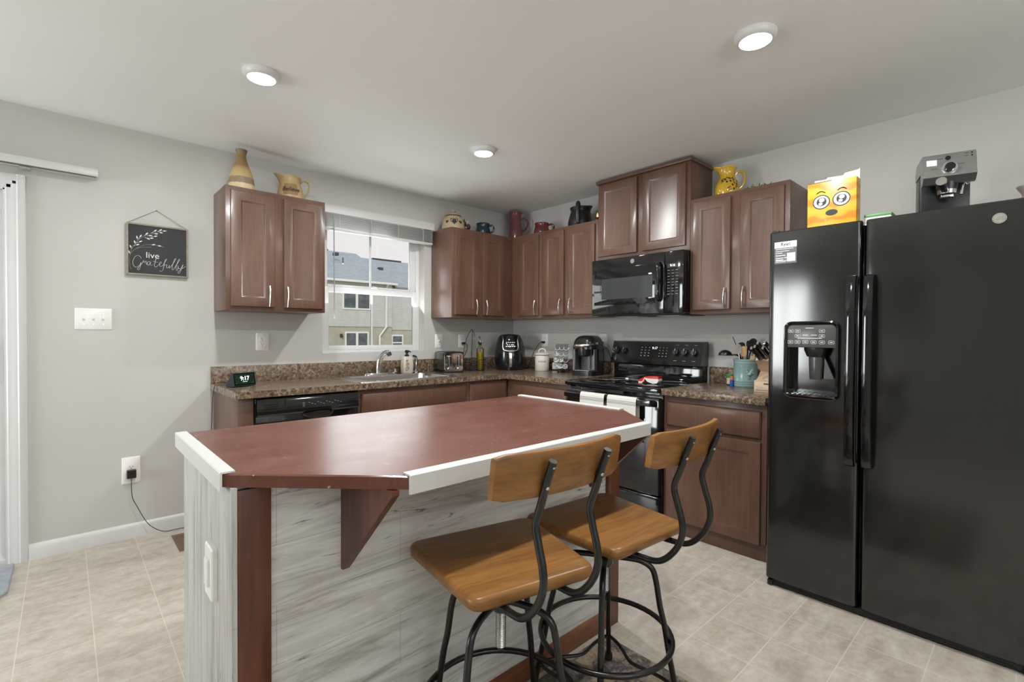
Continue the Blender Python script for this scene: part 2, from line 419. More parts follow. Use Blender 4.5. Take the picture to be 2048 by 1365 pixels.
# kitchen window, double hung: white outer frame, upper sash, lower sash one step nearer the room
def kitchen_window():
    f = MB()
    x0, x1, z0, z1 = WX0, WX1, WZ0, WZ1
    for a in ((x0, x0 + .035, z0, z1), (x1 - .03, x1, z0, z1), (x0 + .035, x1 - .03, z0, z0 + .03), (x0 + .035, x1 - .03, z1 - .03, z1)): f.box(a[0], a[1], .085, .138, a[2], a[3], .004)
    root = struct('window_1', f, M_vinyl)
    def sash(nm, a0, a1, q0, q1, y, rl, rr, rb, rt, mt=.008):
        s = MB()
        s.box(a0, a0 + rl, y, y + .028, q0, q1, .004); s.box(a1 - rr, a1, y, y + .028, q0, q1, .004)
        s.box(a0 + rl, a1 - rr, y, y + .028, q0, q0 + rb, .004); s.box(a0 + rl, a1 - rr, y, y + .028, q1 - rt, q1, .004)
        xm = (a0 + a1) / 2 - .005
        s.box(xm - mt, xm + mt, y + .010, y + .018, q0 + rb, q1 - rt)
        p = struct(nm, s, M_vinyl, root)
        g = MB(); g.box(a0 + rl, a1 - rr, y + .012, y + .016, q0 + rb, q1 - rt); struct('glass', g, M_glass, p)
    sash('lower_sash', -1.935, -1.092, 1.10, 1.600, .082, .05, .042, .036, .044)
    sash('upper_sash', -1.930, -1.098, 1.585, 2.185, .108, .045, .052, .036, .04)
    l = MB(); l.box(-1.54, -1.48, .068, .084, 1.600, 1.612, .003); l.box(-1.525, -1.49, .062, .08, 1.612, 1.62, .003); struct('sash_lock', l, M_vinyl, root)
    s = MB(); s.box(x0, x1, .0, .085, z0 - .002, z0 + .014, .004); struct('window_sill', s, M_trim, root)
kitchen_window()
# sliding door and casing
def sliding_door():
    f = MB()
    f.box(DX0, DX0 + .05, .02, .13, .02, DZ1); f.box(DX1 - .045, DX1, .02, .13, .02, DZ1); f.box(DX0, DX1, .02, .13, DZ1 - .04, DZ1); f.box(DX0, DX1, .0, .135, 0, .03, .004)
    root = struct('door_1', f, M_vinyl)
    xm = (DX0 + DX1) / 2
    for nm, a0, a1, y in (('fixed_panel', DX0 + .05, xm + .04, .08), ('sliding_panel', xm - .04, DX1 - .045, .035)):
        s = MB(); s.box(a0, a0 + .07, y, y + .035, .03, DZ1 - .04, .004); s.box(a1 - .07, a1, y, y + .035, .03, DZ1 - .04, .004)
        s.box(a0 + .07, a1 - .07, y, y + .035, .03, .12, .004); s.box(a0 + .07, a1 - .07, y, y + .035, DZ1 - .11, DZ1 - .04, .004)
        p = struct(nm, s, M_vinyl, root)
        g = MB(); g.box(a0 + .07, a1 - .07, y + .014, y + .018, .12, DZ1 - .11); struct('glass', g, M_glass, p)
        if nm == 'sliding_panel':
            h = MB(); h.box(a1 - .045, a1 - .025, y - .03, y, .95, 1.2, .006); struct('door_handle', h, M_blackp, p)
sliding_door()
def casing():
    f = MB()
    prof = [(0, 0), (0, .010), (.008, .016), (.030, .018), (.036, .013), (.050, .013), (.056, .009), (.072, .009), (.078, .004), (.085, .004), (.085, 0)]
    # right leg: profile from outer edge (x=-3.551) inward
    for sgn, xo in ((-1, -3.551), (1, DX0 - .08)):
        f.loft([[(xo + sgn * u, -d, z) for u, d in prof] for z in (0, DZ1 + .028)])
    f.loft([[(x, -d, DZ1 + .028 - u) for u, d in prof] for x in (DX0 - .08, -3.551)])
    struct('trim_1', f, M_trim)
casing()
b = MB()
for x0, x1 in ((-3.551, -2.695),): b.loft([[(x, -d, z) for d, z in ((0, 0), (.014, 0), (.014, .062), (.011, .072), (.006, .082), (0, .086))] for x in (x0, x1)])
struct('baseboard_back', b, M_trim)
b = MB(); b.loft([[(-d, y, z) for d, z in ((0, 0), (.014, 0), (.014, .062), (.011, .072), (.006, .082), (0, .086))] for y in (-3.75, FY)]); struct('baseboard_right', b, M_trim)
b = MB(); b.loft([[(LX + d, y, z) for d, z in ((0, 0), (.014, 0), (.014, .062), (.011, .072), (.006, .082), (0, .086))] for y in (FY, 0)]); struct('baseboard_left', b, M_trim)

# framed picture on the far left wall (seen mirrored in the refrigerator)
t = thing('framed_picture', 'dark framed picture on the left wall, mirrored in the black refrigerator door', 'picture', (LX, -2.3, 1.3))
b = MB(); b.box(LX, LX + .03, -2.62, -1.98, 1.30, 2.02, .004); part('frame', b, M_matte, t)
b = MB(); b.box(LX + .03, LX + .033, -2.57, -2.03, 1.35, 1.97); part('print', b, P('grey_print_art', (.10, .11, .12), .5, col2=(.30, .30, .29), nscale=3), t)

# ------------------------------------------------------------------ cabinets
def pt(ax, u, v, w_): return (u, -w_, v) if ax == 'y' else (-w_, u, v)
def wbox(mb, ax, u0, u1, v0, v1, w0, w1, bev=0):
    if ax == 'y': mb.box(u0, u1, -w1, -w0, v0, v1, bev)
    else: mb.box(-w1, -w0, u0, u1, v0, v1, bev)
def door_mb(ax, u0, u1, z0, z1, w0, th=.019, stile=.054):
    mb = MB(); lv = []
    for ins, d in ((0, 0), (0, th - .004), (.002, th - .001), (.005, th), (stile, th), (stile + .002, th - .0006), (stile + .010, th - .0085), (stile + .012, th - .009)):
        lv.append([pt(ax, a, v, w0 + d) for a, v in ((u0 + ins, z0 + ins), (u1 - ins, z0 + ins), (u1 - ins, z1 - ins), (u0 + ins, z1 - ins))])
    return mb.loft(lv)
def drawer_mb(ax, u0, u1, z0, z1, w0, th=.019):
    mb = MB(); lv = []
    for ins, d in ((0, 0), (0, th - .009), (.004, th - .004), (.011, th)):
        lv.append([pt(ax, a, v, w0 + d) for a, v in ((u0 + ins, z0 + ins), (u1 - ins, z0 + ins), (u1 - ins, z1 - ins), (u0 + ins, z1 - ins))])
    return mb.loft(lv)
def pull_mb(ax, u, z0, z1, w0):
    mb = MB()
    n = 10
    path = []
    for k in range(n + 1):
        t = k / n; path.append(pt(ax, u, z0 + (z1 - z0) * t, w0 + .019 + .013 * math.sin(PI * t)))
    mb.tube(path, .0052, 10, False, 2)
    for z in (z0 + .02, z1 - .02): mb.cyl(pt(ax, u, z, w0 - .001), pt(ax, u, z, w0 + .024), .004, seg=12)
    return mb
def upper(label, ax, a0, a1, z0, z1, d, doors, group='wall cabinets', crown=False):
    mid = (a0 + a1) / 2
    t = thing('wall_cabinet', label, 'cabinet', pt(ax, mid, z0, d / 2), group)
    body = MB(); wbox(body, ax, a0, a1, z0, z1, .001, d, .0015); part('body', body, M_cab, t)
    if crown:
        c = MB(); wbox(c, ax, a0 - .0, a1 - .012 if False else a1, z1, z1 + .012, .001, d + .004)
        c = MB(); wbox(c, ax, a0 - .012, a1 + .012, z1 - .002, z1 + .022, .001, d + .022, .003); part('top_moulding', c, M_cab, t)
    for u0, u1, q0, q1, hu in doors:
        dm = part('door', door_mb(ax, u0, u1, q0, q1, d), M_cab, t)
        if hu is not None: part('handle', pull_mb(ax, hu, 1.402, 1.532, d + .019), M_nickel, dm, 'satin nickel bow handle')
    return t
UB, UT, UD = 1.3739, 2.1365, .311
upper('brown two-door wall cabinet left of the window under the tan pottery', 'y', -2.6784, -2.0693, UB, UT, UD,
      [(-2.652, -2.400, 1.398, 2.109, -2.436), (-2.344, -2.090, 1.398, 2.109, -2.326)])
upper('brown two-door wall cabinet between window and corner, under the cookie jar', 'y', -.998, -.3112, UB, UT, UD,
      [(-.974, -.721, 1.398, 2.109, -.758), (-.669, -.417, 1.398, 2.109, -.646)])
upper('narrow one-door wall cabinet on the right wall beside the corner, under the red mug', 'x', -.700, -.001, UB, UT, UD,
      [(-.671, -.420, 1.398, 2.109, -.648)])
upper('brown two-door wall cabinet left of the microwave, under the black jug', 'x', -1.3115, -.7005, UB, UT, UD,
      [(-.967, -.723, 1.398, 2.109, -.942), (-1.288, -1.010, 1.398, 2.109, -1.052)])
upper('tall raised two-door cabinet above the microwave, without handles', 'x', -2.078, -1.3125, 1.803, 2.404, UD,
      [(-1.670, -1.326, 1.838, 2.390, None), (-2.049, -1.716, 1.838, 2.390, None)], crown=True)
upper('brown two-door wall cabinet right of the microwave, under the yellow pitcher', 'x', -2.686, -2.079, UB, UT, UD,
      [(-2.352, -2.105, 1.398, 2.109, -2.325), (-2.661, -2.413, 1.398, 2.109, -2.44)])

BT = CT - .040
def base(label, ax, a0, a1, w_, fronts, toe=.055, hollow=False):
    t = thing('base_cabinet', label, 'cabinet', pt(ax, (a0 + a1) / 2, 0, w_ / 2), 'base cabinets')
    body = MB()
    if hollow:
        for q in ((a0, a0 + .018), (a1 - .018, a1)): wbox(body, ax, q[0], q[1], .10, BT - .0005, .002, w_ - .0005)
        wbox(body, ax, a0 + .018, a1 - .018, .10, .12, .002, w_ - .001); wbox(body, ax, a0 + .018, a1 - .018, BT - .20, BT - .001, w_ - .02, w_ - .0005); wbox(body, ax, a0 + .018, a1 - .018, .12, BT - .2, w_ - .02, w_ - .001)
    else: wbox(body, ax, a0, a1, .10, BT - .0005, .002, w_, .001)
    part('body', body, M_cab, t)
    k = MB(); wbox(k, ax, a0 + .001, a1 - .001, .0, .10, .002, w_ - toe); part('toe_kick', k, M_cab, t)
    for kind, u0, u1, z0, z1, hd in fronts:
        if kind == 'drawer': part('drawer', drawer_mb(ax, u0, u1, z0, z1, w_), M_cab, t)
        else:
            dm = part('door', door_mb(ax, u0, u1, z0, z1, w_), M_cab, t)
            if hd is not None: part('handle', pull_mb(ax, hd, z1 - .17, z1 - .04, w_ + .019), M_nickel, dm, 'satin nickel bow handle')
    return t
BD = .605
base('brown sink base cabinet under the steel sink, right of the dishwasher', 'y', -1.966, -1.053, BD, [('drawer', -1.945, -1.073, .69, .832, None), ('door', -1.945, -1.53, .13, .665, -1.56), ('door', -1.50, -1.073, .13, .665, -1.47)], hollow=True)
base('narrow brown base cabinet in the corner, right of the sink base', 'y', -1.052, -.632, BD, [('drawer', -1.036, -.652, .69, .838, None), ('door', -1.036, -.652, .13, .665, -1.0)])
base('brown base cabinet left of the range, drawer front under the coffee maker', 'x', -1.312, -.607, .628, [('drawer', -1.288, -.690, .69, .822, None), ('door', -1.288, -.690, .13, .665, -1.25)])
base('brown base cabinet with one drawer and one door, between range and refrigerator', 'x', -2.690, -2.081, .628, [('drawer', -2.664, -2.104, .672, .822, None), ('door', -2.664, -2.104, .095, .652, -2.122)], toe=.02)
b = MB(); b.box(-2.682, -2.600, -.603, -.002, 0, BT - .0005, .0015)
solo('cabinet_end_panel', b, M_cab, 'brown end panel closing the counter run left of the dishwasher', 'panel')

# worktops with backsplashes
t = thing('countertop', 'L-shaped brown speckled worktop around the sink and corner', 'countertop', (-1.35, -.32, BT), 'speckled worktops')
b = MB()
SX0, SX1, SY0, SY1 = -1.865, -1.165, -.545, -.135
FB, FR = .637, .668
b.box(-2.700, SX0, -FB, 0, BT, CT); b.box(SX0, SX1, -FB, SY0, BT, CT); b.box(SX0, SX1, SY1, 0, BT, CT); b.box(SX1, 0, -FB, 0, BT, CT); b.box(-FR, 0, -1.3125, -FB, BT, CT)
part('slab', b, M_lam, t)
b = MB(); b.box(-2.700, -.0, -.02, -.0005, CT, 1.010, .002); part('backsplash', b, M_lam, t)
b = MB(); b.box(-.02, -.0005, -1.3125, -.02, CT, 1.010, .002); part('backsplash', b, M_lam, t)
t = thing('countertop', 'short brown speckled worktop between range and refrigerator', 'countertop', (-.33, -2.385, BT), 'speckled worktops')
b = MB(); b.box(-FR, 0, -2.693, -2.080, BT, CT, .002); part('slab', b, M_lam, t)
b = MB(); b.box(-.02, -.0005, -2.693, -2.080, CT, 1.010, .002); part('backsplash', b, M_lam, t)

# sink, faucet, sprayer, soap
def zl(loop, z): return [(x, y, z) for x, y in loop]
t = thing('sink', 'stainless steel drop-in sink in the worktop under the window', 'sink', (-1.515, -.33, CT))
b = MB()
b.loft([zl(rrect(-1.945, -1.085, -.605, -.05, .03), CT + .0004), zl(rrect(-1.943, -1.087, -.603, -.052, .03), CT + .005), zl(rrect(SX0 + .006, SX1 - .006, SY0 + .006, SY1 - .006, .045), CT + .0045),
        zl(rrect(SX0 + .012, SX1 - .012, SY0 + .012, SY1 - .012, .05), CT - .01), zl(rrect(SX0 + .025, SX1 - .025, SY0 + .025, SY1 - .025, .055), CT - .15),
        zl(rrect(SX0 + .05, SX1 - .05, SY0 + .05, SY1 - .05, .06), CT - .175)], False, True)
part('basin', b, M_sink, t)
b = MB(); b.lathe([(.042, 0), (.044, .003), (.03, .003), (.012, .001)], (-1.515, -.34, CT - .1745), 24); part('drain', b, M_chrome, t)
t = thing('faucet', 'chrome single-hole faucet behind the sink', 'faucet', (-1.515, -.10, CT + .005))
b = MB(); e = [(-1.535 + .135 * math.cos(a), -.095 + .03 * math.sin(a)) for a in [2 * PI * k / 36 for k in range(36)]]
e2 = [(-1.535 + .125 * math.cos(a), -.095 + .025 * math.sin(a)) for a in [2 * PI * k / 36 for k in range(36)]]
b.loft([zl(e, CT + .0052), zl(e, CT + .013), zl(e2, CT + .02)]); part('base_plate', b, M_chrome, t)
b = MB(); b.tube([(-1.552, -.095, CT + .018), (-1.553, -.095, CT + .06), (-1.549, -.098, CT + .11), (-1.534, -.108, CT + .155), (-1.512, -.128, CT + .182), (-1.492, -.150, CT + .184)], (.024, .0195), 16, False, 5); part('spout', b, M_chrome, t)
b = MB(); b.cyl((-1.494, -.148, CT + .182), (-1.488, -.156, CT + .158), .0185, .018, 16); part('aerator', b, M_blackp, t)
b = MB(); b.lathe([(.012, 0), (.012, .008), (.007, .012), (.007, .022), (.004, .028)], (-1.405, -.095, CT + .0195), 16); part('plug', b, M_chrome, t)
t = thing('sink_sprayer', 'curved chrome side sprayer standing right of the soap dispenser', 'sprayer', (-1.215, -.10, CT + .005))
b = MB(); b.lathe([(.026, 0), (.024, .01), (.014, .018), (.013, .028)], (-1.215, -.10, CT + .0052), 20); part('base', b, M_chrome, t)
b = MB(); b.tube([(-1.215, -.10, CT + .03), (-1.214, -.10, CT + .07), (-1.211, -.10, CT + .11), (-1.222, -.105, CT + .14), (-1.245, -.115, CT + .145)], (.013, .012), 12, False, 5); part('wand', b, M_chrome, t)
t = thing('soap_dispenser', 'cream patterned soap dispenser with black pump behind the sink', 'dispenser', (-1.306, -.11, CT + .005))
M_cream = P('cream_ceramic', (.60, .54, .45), .35, col2=(.66, .60, .51), nscale=9)
b = MB(); b.loft([zl(rrect(-1.306 - w_, -1.306 + w_, -.11 - w_ * .75, -.11 + w_ * .75, .012), CT + .0054 + z) for w_, z in ((.040, 0), (.044, .01), (.0465, .07), (.042, .115), (.036, .135), (.033, .14))]); part('bottle', b, M_cream, t)
b = MB()
for k, (x0, z0, r_) in enumerate(((-.018, .045, .02), (-.015, .08, .015), (-.02, .11, .009))):
    pts = [(-1.306 + x0 + (r_ * (1 - .7 * a / 12)) * math.cos(a * .75), -.1468, CT + z0 + (r_ * (1 - .7 * a / 12)) * math.sin(a * .75)) for a in range(13)]
    b.tube(pts, .0013, 6, False, 3)
part('scroll_pattern', b, P('brown_scroll', (.16, .06, .04), .5), t)
b = MB(); b.lathe([(.018, 0), (.018, .012), (.010, .018), (.008, .028), (.016, .031), (.017, .048), (.012, .053)], (-1.306, -.11, CT + .145), 20); b.tube([(-1.306, -.11, CT + .19), (-1.30, -.14, CT + .19), (-1.298, -.155, CT + .182)], .005, 8); part('pump', b, M_matte, t)

# dishwasher
t = thing('dishwasher', 'black built-in dishwasher under the counter, left of the sink base', 'dishwasher', (-2.283, -.31, 0))
b = MB(); b.box(-2.597, -1.969, -.585, -.01, .02, BT - .003); part('body', b, M_matte, t)
b = MB(); b.box(-2.594, -1.972, -.625, -.586, .115, .745, .004); b.box(-2.594, -1.972, -.605, -.586, .745, BT - .012, .003); d = part('door', b, M_black, t)
b = MB(); b.loft([[(x, -.606 - dd, z) for dd, z in ((0, .742), (.026, .745), (.033, .756), (.028, .835), (.018, .848), (0, .850))] for x in (-2.590, -1.976)]); cp = part('control_panel', b, M_black, t)
b = MB()
for i in range(3): b.box(-2.555, -2.475, -.6395, -.634, .812 - i * .012, .815 - i * .012)
b.box(-2.436, -2.4345, -.6395, -.632, .752, .838)
part('vent', b, M_blackp, cp)
b = MB()
for i in range(12): b.box(-2.30 + i * .018, -2.29 + i * .018, -.6385, -.632, .805 - (i % 3) * .006, .8075 - (i % 3) * .006)
part('control_legend', b, M_greyp, cp); b = MB()
for i in range(4): b.box(-2.335, -2.322, -.6392, -.633, .786 + i * .007, .788 + i * .007)
part('control_legend', b, M_greyp, cp)
b = MB(); b.tube([(-2.33, -.627, .738), (-2.31, -.640, .722), (-2.25, -.650, .712), (-2.19, -.650, .716), (-2.155, -.642, .730), (-2.150, -.630, .742)], .0065, 10); part('handle', b, M_black, d)
b = MB(); b.disc((-2.24, -.6256, .735), (1, 0, 0), (0, 0, 1), .085, .02); part('handle_recess', b, M_matte, d)
b = MB(); b.box(-2.594, -1.972, -.55, -.53, .005, .112); part('toe_panel', b, M_matte, t)

# ------------------------------------------------------------------ range
RY0, RY1 = -2.076, -1.316
t = thing('kitchen_range', 'black glass-top electric range between the base cabinets', 'range', (-.36, -1.696, 0))
b = MB(); b.box(-.635, -.03, RY0, RY1, .02, .868, .002); b.box(-.60, -.06, RY0 + .03, RY1 - .03, 0, .02); part('body', b, M_black, t)
b = MB(); b.box(-.700, -.085, RY0, RY1, .868, .897, .006, 3); part('cooktop', b, M_glassb, t)
for cx, cy, r_ in ((-.50, -1.50, .115), (-.50, -1.90, .085), (-.25, -1.50, .085), (-.25, -1.90, .115)):
    b = MB(); q = r_; b.tube([(cx + q * math.cos(2 * PI * k / 40), cy + q * math.sin(2 * PI * k / 40), .8966) for k in range(40)], .0012, 6, True, 0)
    part('burner_ring', b, P('burner_grey', (.09, .09, .09), .4), t)
b = MB(); b.box(-.098, -.03, RY0 + .004, RY1 - .004, .868, 1.018, .003); part('backguard', b, M_black, t)
PB, PT = Vector((-.142, 0, 1.008)), Vector((-.092, 0, 1.183))
pv = (PT - PB); pl_ = pv.length; pv.normalize(); pn = Vector((-pv.z, 0, pv.x))
b = MB()
for_prof = [(-.142, 1.008), (-.146, 1.014), (-.097, 1.180), (-.085, 1.185), (-.040, 1.185), (-.032, 1.178), (-.032, 1.008)]
b.loft([[(x, y, z) for x, z in for_prof] for y in (RY0 - .001, RY1 + .001)])
cp = part('control_panel', b, M_black, t)
def onp(y, z, lift=0.0):
    k = (z - 1.014) / (1.180 - 1.014)
    return Vector((-.146 + .049 * k, y, z)) + pn * lift
U_, V_ = Vector((0, -1, 0)), Vector((.049, 0, .166)).normalized()
pn = Vector((-.166, 0, .049)).normalized()
b = MB(); b.prism([(-1.552, 1.058), (-1.828, 1.058), (-1.828, 1.152), (-1.552, 1.152)], lambda y, z: onp(y, z, -.001), lambda y, z: onp(y, z, .0015)); dp = part('display', b, M_glassb, cp)
b = MB(); b.text('9:17', .026, onp(-1.70, 1.132), U_, V_, pn, .003); part('clock_digits', b, P('screen_white', (.8, .8, .8), .5, emit=(.9, .95, 1), estr=1.6), dp)
b = MB()
for rr in range(4):
    for cc in range(3): b.disc(onp(-1.59 - cc * .032, 1.137 - rr * .021, .002), U_, V_, .006, .004, 10)
b2 = b; b = MB(); part('key_legend', b2, M_greyp, dp)
for rr in range(4):
    for cc in range(3): b.disc(onp(-1.745 - cc * .028, 1.137 - rr * .021, .002), U_, V_, .005, .0035, 10)
part('key_legend', b, M_greyp, dp)
b = MB()
for y in (-1.882, -1.951, -2.022):
    b.quad(*[onp(y + dy, 1.158 + dz, .0012) for dy, dz in ((.012, 0), (-.012, 0), (-.012, .003), (.012, .003))])
    b.quad(*[onp(y + dy, 1.045 + dz, .0012) for dy, dz in ((.016, 0), (-.010, 0), (-.010, .003), (.016, .003))])
    for k in range(9):
        a = R(-130 + k * 32); b.disc(onp(y, 1.105, .0012) + U_ * .034 * math.sin(a) + V_ * .034 * math.cos(a), U_, V_, .0016, None, 8)
part('dial_legend', b, M_greyp, cp)
for y in (-1.372, -1.440, -1.882, -1.951, -2.022):
    b = MB(); c = onp(y, 1.105)
    b.cyl(c, c + pn * .006, .027, .025, 24); b.cyl(c + pn * .006, c + pn * .024, .023, .020, 24)
    q = [c + U_ * sx + V_ * sy for sx, sy in ((-.005, -.023), (.005, -.023), (.005, .023), (-.005, .023))]
    b.loft([[p + pn * .02 for p in q], [p + pn * .032 for p in q]])
    k = part('knob', b, M_blackp, cp)
    b = MB(); b.prism([(-.0012, .008), (.0012, .008), (.0012, .022), (-.0012, .022)], lambda x, z: c + U_ * x + V_ * z + pn * .032, lambda x, z: c + U_ * x + V_ * z + pn * .0326); part('pointer', b, M_white, k)
b = MB(); b.box(-.676, -.6365, RY0 + .004, RY1 - .004, .222, .835, .005); d = part('oven_door', b, M_black, t)
b = MB(); b.box(-.6775, -.672, RY0 + .10, RY1 - .10, .34, .70, .001); part('oven_window', b, M_glassb, d)
b = MB(); b.box(-.742, -.715, RY0 + .025, RY1 - .025, .786, .826, .008, 3)
for y in (RY0 + .045, RY1 - .045): b.box(-.718, -.674, y - .015, y + .015, .79, .822, .004)
part('handle', b, M_black, d)
b = MB(); b.box(-.672, -.6365, RY0 + .004, RY1 - .004, .035, .212, .005); part('storage_drawer', b, M_black, t)

# ------------------------------------------------------------------ over-the-range microwave
MY0, MY1, MZ0, MZ1 = -2.074, -1.316, 1.378, 1.801
t = thing('microwave_oven', 'black over-the-range microwave under the raised cabinet', 'microwave', (-.2, -1.695, MZ0))
b = MB(); b.box(-.352, -.003, MY0, MY1, MZ0 + .006, MZ1, .002); part('body', b, M_black, t)
b = MB(); b.box(-.33, -.02, MY0 + .03, MY1 - .03, MZ0 - .006, MZ0 + .005); vp = part('underside_panel', b, M_matte, t)
b = MB(); b.box(-.25, -.10, MY0 + .10, MY0 + .28, MZ0 - .009, MZ0 - .0065); b.box(-.25, -.10, MY1 - .32, MY1 - .12, MZ0 - .009, MZ0 - .0065); part('grease_filter', b, M_steel, vp)
b = MB(); b.box(-.392, -.353, -1.934, MY1, MZ0, MZ1, .007, 3); d = part('door', b, M_black, t)
b = MB(); b.box(-.392, -.353, MY0, -1.936, MZ0, MZ1, .007, 3); cp = part('control_panel', b, M_black, t)
b = MB(); b.box(-.3935, -.390, -1.868, -1.340, 1.455, 1.728, .0015); part('glass', b, M_glassb, d)
b = MB(); b.box(-.3945, -.393, -1.846, -1.410, 1.497, 1.652); part('viewing_window', b, M_smoke, d)
b = MB(); b.cyl((-.392, -1.682, 1.763), (-.3955, -1.682, 1.763), .0165, None, 28); bd = part('badge', b, M_nickel, d, 'round silver badge')
b = MB(); b.tube([(-.396, -1.682 + .0135 * math.cos(2 * PI * k / 24), 1.763 + .0135 * math.sin(2 * PI * k / 24)) for k in range(24)], .0008, 6, True, 0); b.text('GE', .017, (-.396, -1.682, 1.763), (0, -1, 0), (0, 0, 1), (-1, 0, 0), .0003, shear=.25); part('monogram', b, M_greyp, bd)
b = MB(); b.tube([(-.391, -1.906, 1.72), (-.425, -1.906, 1.705), (-.432, -1.906, 1.60), (-.425, -1.906, 1.49), (-.391, -1.906, 1.474)], .0135, 14, False, 6); part('handle', b, M_black, d)
b = MB(); b.box(-.3935, -.391, -2.036, -1.958, 1.688, 1.716); dp = part('display', b, P('dim_display', (.06, .06, .05), .15), cp)
b = MB(); b.text('9:16', .022, (-.3937, -1.997, 1.702), (0, -1, 0), (0, 0, 1), (-1, 0, 0), .0004); part('clock_digits', b, MATS['screen_white'], dp)
b = MB()
for i in range(9):
    for j in range(3):
        y, z = -1.968 - j * .030, 1.668 - i * .020
        b.quad(*[(-.3926, y + dy, z + dz) for dy, dz in ((.009, 0), (-.009, 0), (-.009, .004 - .002 * ((i + j) % 2)), (.009, .004 - .002 * ((i + j) % 2)))])
part('key_legend', b, M_greyp, cp)

# ------------------------------------------------------------------ refrigerator
FX, FY0, FY1, FZ0, FZ1 = -.856, -3.684, -2.770, .038, 1.736
FTOP = 1.728
t = thing('refrigerator', 'black side-by-side refrigerator with water dispenser', 'refrigerator', (-.45, -3.227, 0))
b = MB(); b.box(-.778, -.05, FY0 + .004, FY1 - .004, .03, FTOP, .004); part('body', b, M_fridge, t)
def fdoor(y0, y1, hole=None):
    # slightly bowed front; hole = (y0, y1, z0, z1)
    m = MB(); n = 14
    def front(y):
        k = (y - y0) / (y1 - y0); e = min(k, 1 - k) * (y1 - y0)
        x = FX - .003 * (1 - (2 * k - 1) ** 2) + .002
        if e < .016: x += .016 * (1 - math.sqrt(max(0, 1 - (1 - e / .016) ** 2)))
        return x
    ys = sorted({y0, y1} | {y0 + .0025 * i for i in range(1, 7)} | {y1 - .0025 * i for i in range(1, 7)} | {y0 + (y1 - y0) * i / n for i in range(1, n)} | (set(hole[:2]) if hole else set()))
    zs = sorted({FZ0, FZ0 + .006, FZ1 - .006, FZ1} | (set(hole[2:]) if hole else set()))
    def bend(z): return .006 if z in (FZ0, FZ1) else 0
    V = {(i, j): m.bm.verts.new((front(y) + bend(z), y, z)) for i, y in enumerate(ys) for j, z in enumerate(zs)}
    for i in range(len(ys) - 1):
        for j in range(len(zs) - 1):
            if hole and hole[0] <= (ys[i] + ys[i + 1]) / 2 <= hole[1] and hole[2] <= (zs[j] + zs[j + 1]) / 2 <= hole[3]: continue
            m.face([V[i, j], V[i + 1, j], V[i + 1, j + 1], V[i, j + 1]])
    xb = -.786
    per = [(i, 0) for i in range(len(ys))] + [(len(ys) - 1, j) for j in range(1, len(zs))] + [(i, len(zs) - 1) for i in range(len(ys) - 2, -1, -1)] + [(0, j) for j in range(len(zs) - 2, 0, -1)]
    Bk = [m.bm.verts.new((xb, ys[i], zs[j])) for i, j in per]
    for a in range(len(per)):
        c = (a + 1) % len(per); m.face([V[per[a]], V[per[c]], Bk[c], Bk[a]])
    m.face(Bk)
    if hole:
        i0, i1, j0, j1 = ys.index(hole[0]), ys.index(hole[1]), zs.index(hole[2]), zs.index(hole[3])
        hp = [(i, j0) for i in range(i0, i1 + 1)] + [(i1, j) for j in range(j0 + 1, j1 + 1)] + [(i, j1) for i in range(i1 - 1, i0 - 1, -1)] + [(i0, j) for j in range(j1 - 1, j0, -1)]
        Bh = [m.bm.verts.new((-.79, ys[i], zs[j])) for i, j in hp]
        for a in range(len(hp)):
            c = (a + 1) % len(hp); m.face([V[hp[a]], V[hp[c]], Bh[c], Bh[a]])
        m.face(Bh)
    return m
LD = part('door', fdoor(-3.1455, FY1, (-3.058, -2.866, .955, 1.178)), M_fridge, t, 'left door with the water dispenser')
RD = part('door', fdoor(FY0, -3.1605), M_fridge, t, 'right door with the round badge')
# dispenser: rounded bezel, key panel, recess, nozzle, paddle, drip tray
dc = MB()
def yz(loop, x): return [(x, a, c) for a, c in loop]
ob_, ib_ = rrect(-3.076, -2.846, .938, 1.300, .035, 6), rrect(-3.060, -2.862, .955, 1.284, .022, 6)
dc.loft([yz(ob_, -.850), yz(ob_, -.868), yz(rrect(-3.070, -2.852, .944, 1.294, .03, 6), -.872), yz(ib_, -.868), yz(ib_, -.855)], False, False); disp = part('dispenser_bezel', dc, M_black, LD)
b = MB(); b.box(-.866, -.846, -3.060, -2.862, 1.178, 1.284, .002); part('dispenser_panel', b, P('panel_grey', (.075, .075, .073), .25), LD)
b = MB()
for yy, zz in ((-2.905, 1.255), (-2.905, 1.232), (-3.005, 1.255), (-3.005, 1.232), (-2.905, 1.203), (-2.938, 1.203), (-2.972, 1.203), (-3.005, 1.203), (-2.875, 1.203), (-2.876, 1.255), (-3.042, 1.203)):
    b.tube([(-.8665, yy + a, zz + c) for a, c in rrect(-.011, .011, -.007, .007, .003, 2)], .0006, 6, True, 0)
    b.quad(*[(-.8668, yy + a, zz + c) for a, c in ((.006, -.0015), (-.006, -.0015), (-.006, .0015), (.006, .0015))])
for yy, zz, w_ in ((-2.955, 1.268, .017), (-2.938, 1.236, .012), (-2.973, 1.236, .012), (-2.955, 1.221, .05)):
    b.quad(*[(-.8668, yy + a, zz + c) for a, c in ((w_, -.001), (-w_, -.001), (-w_, .001), (w_, .001))])
part('dispenser_keys', b, M_white, LD)
b = MB(); b.loft([[(-.835 + r_ * math.cos(2 * PI * k / 24) * .62, -2.972 + r_ * math.sin(2 * PI * k / 24), z) for k in range(24)] for r_, z in ((.048, 1.178), (.047, 1.165), (.037, 1.140), (.034, 1.135))]); part('nozzle', b, M_blackp, LD)
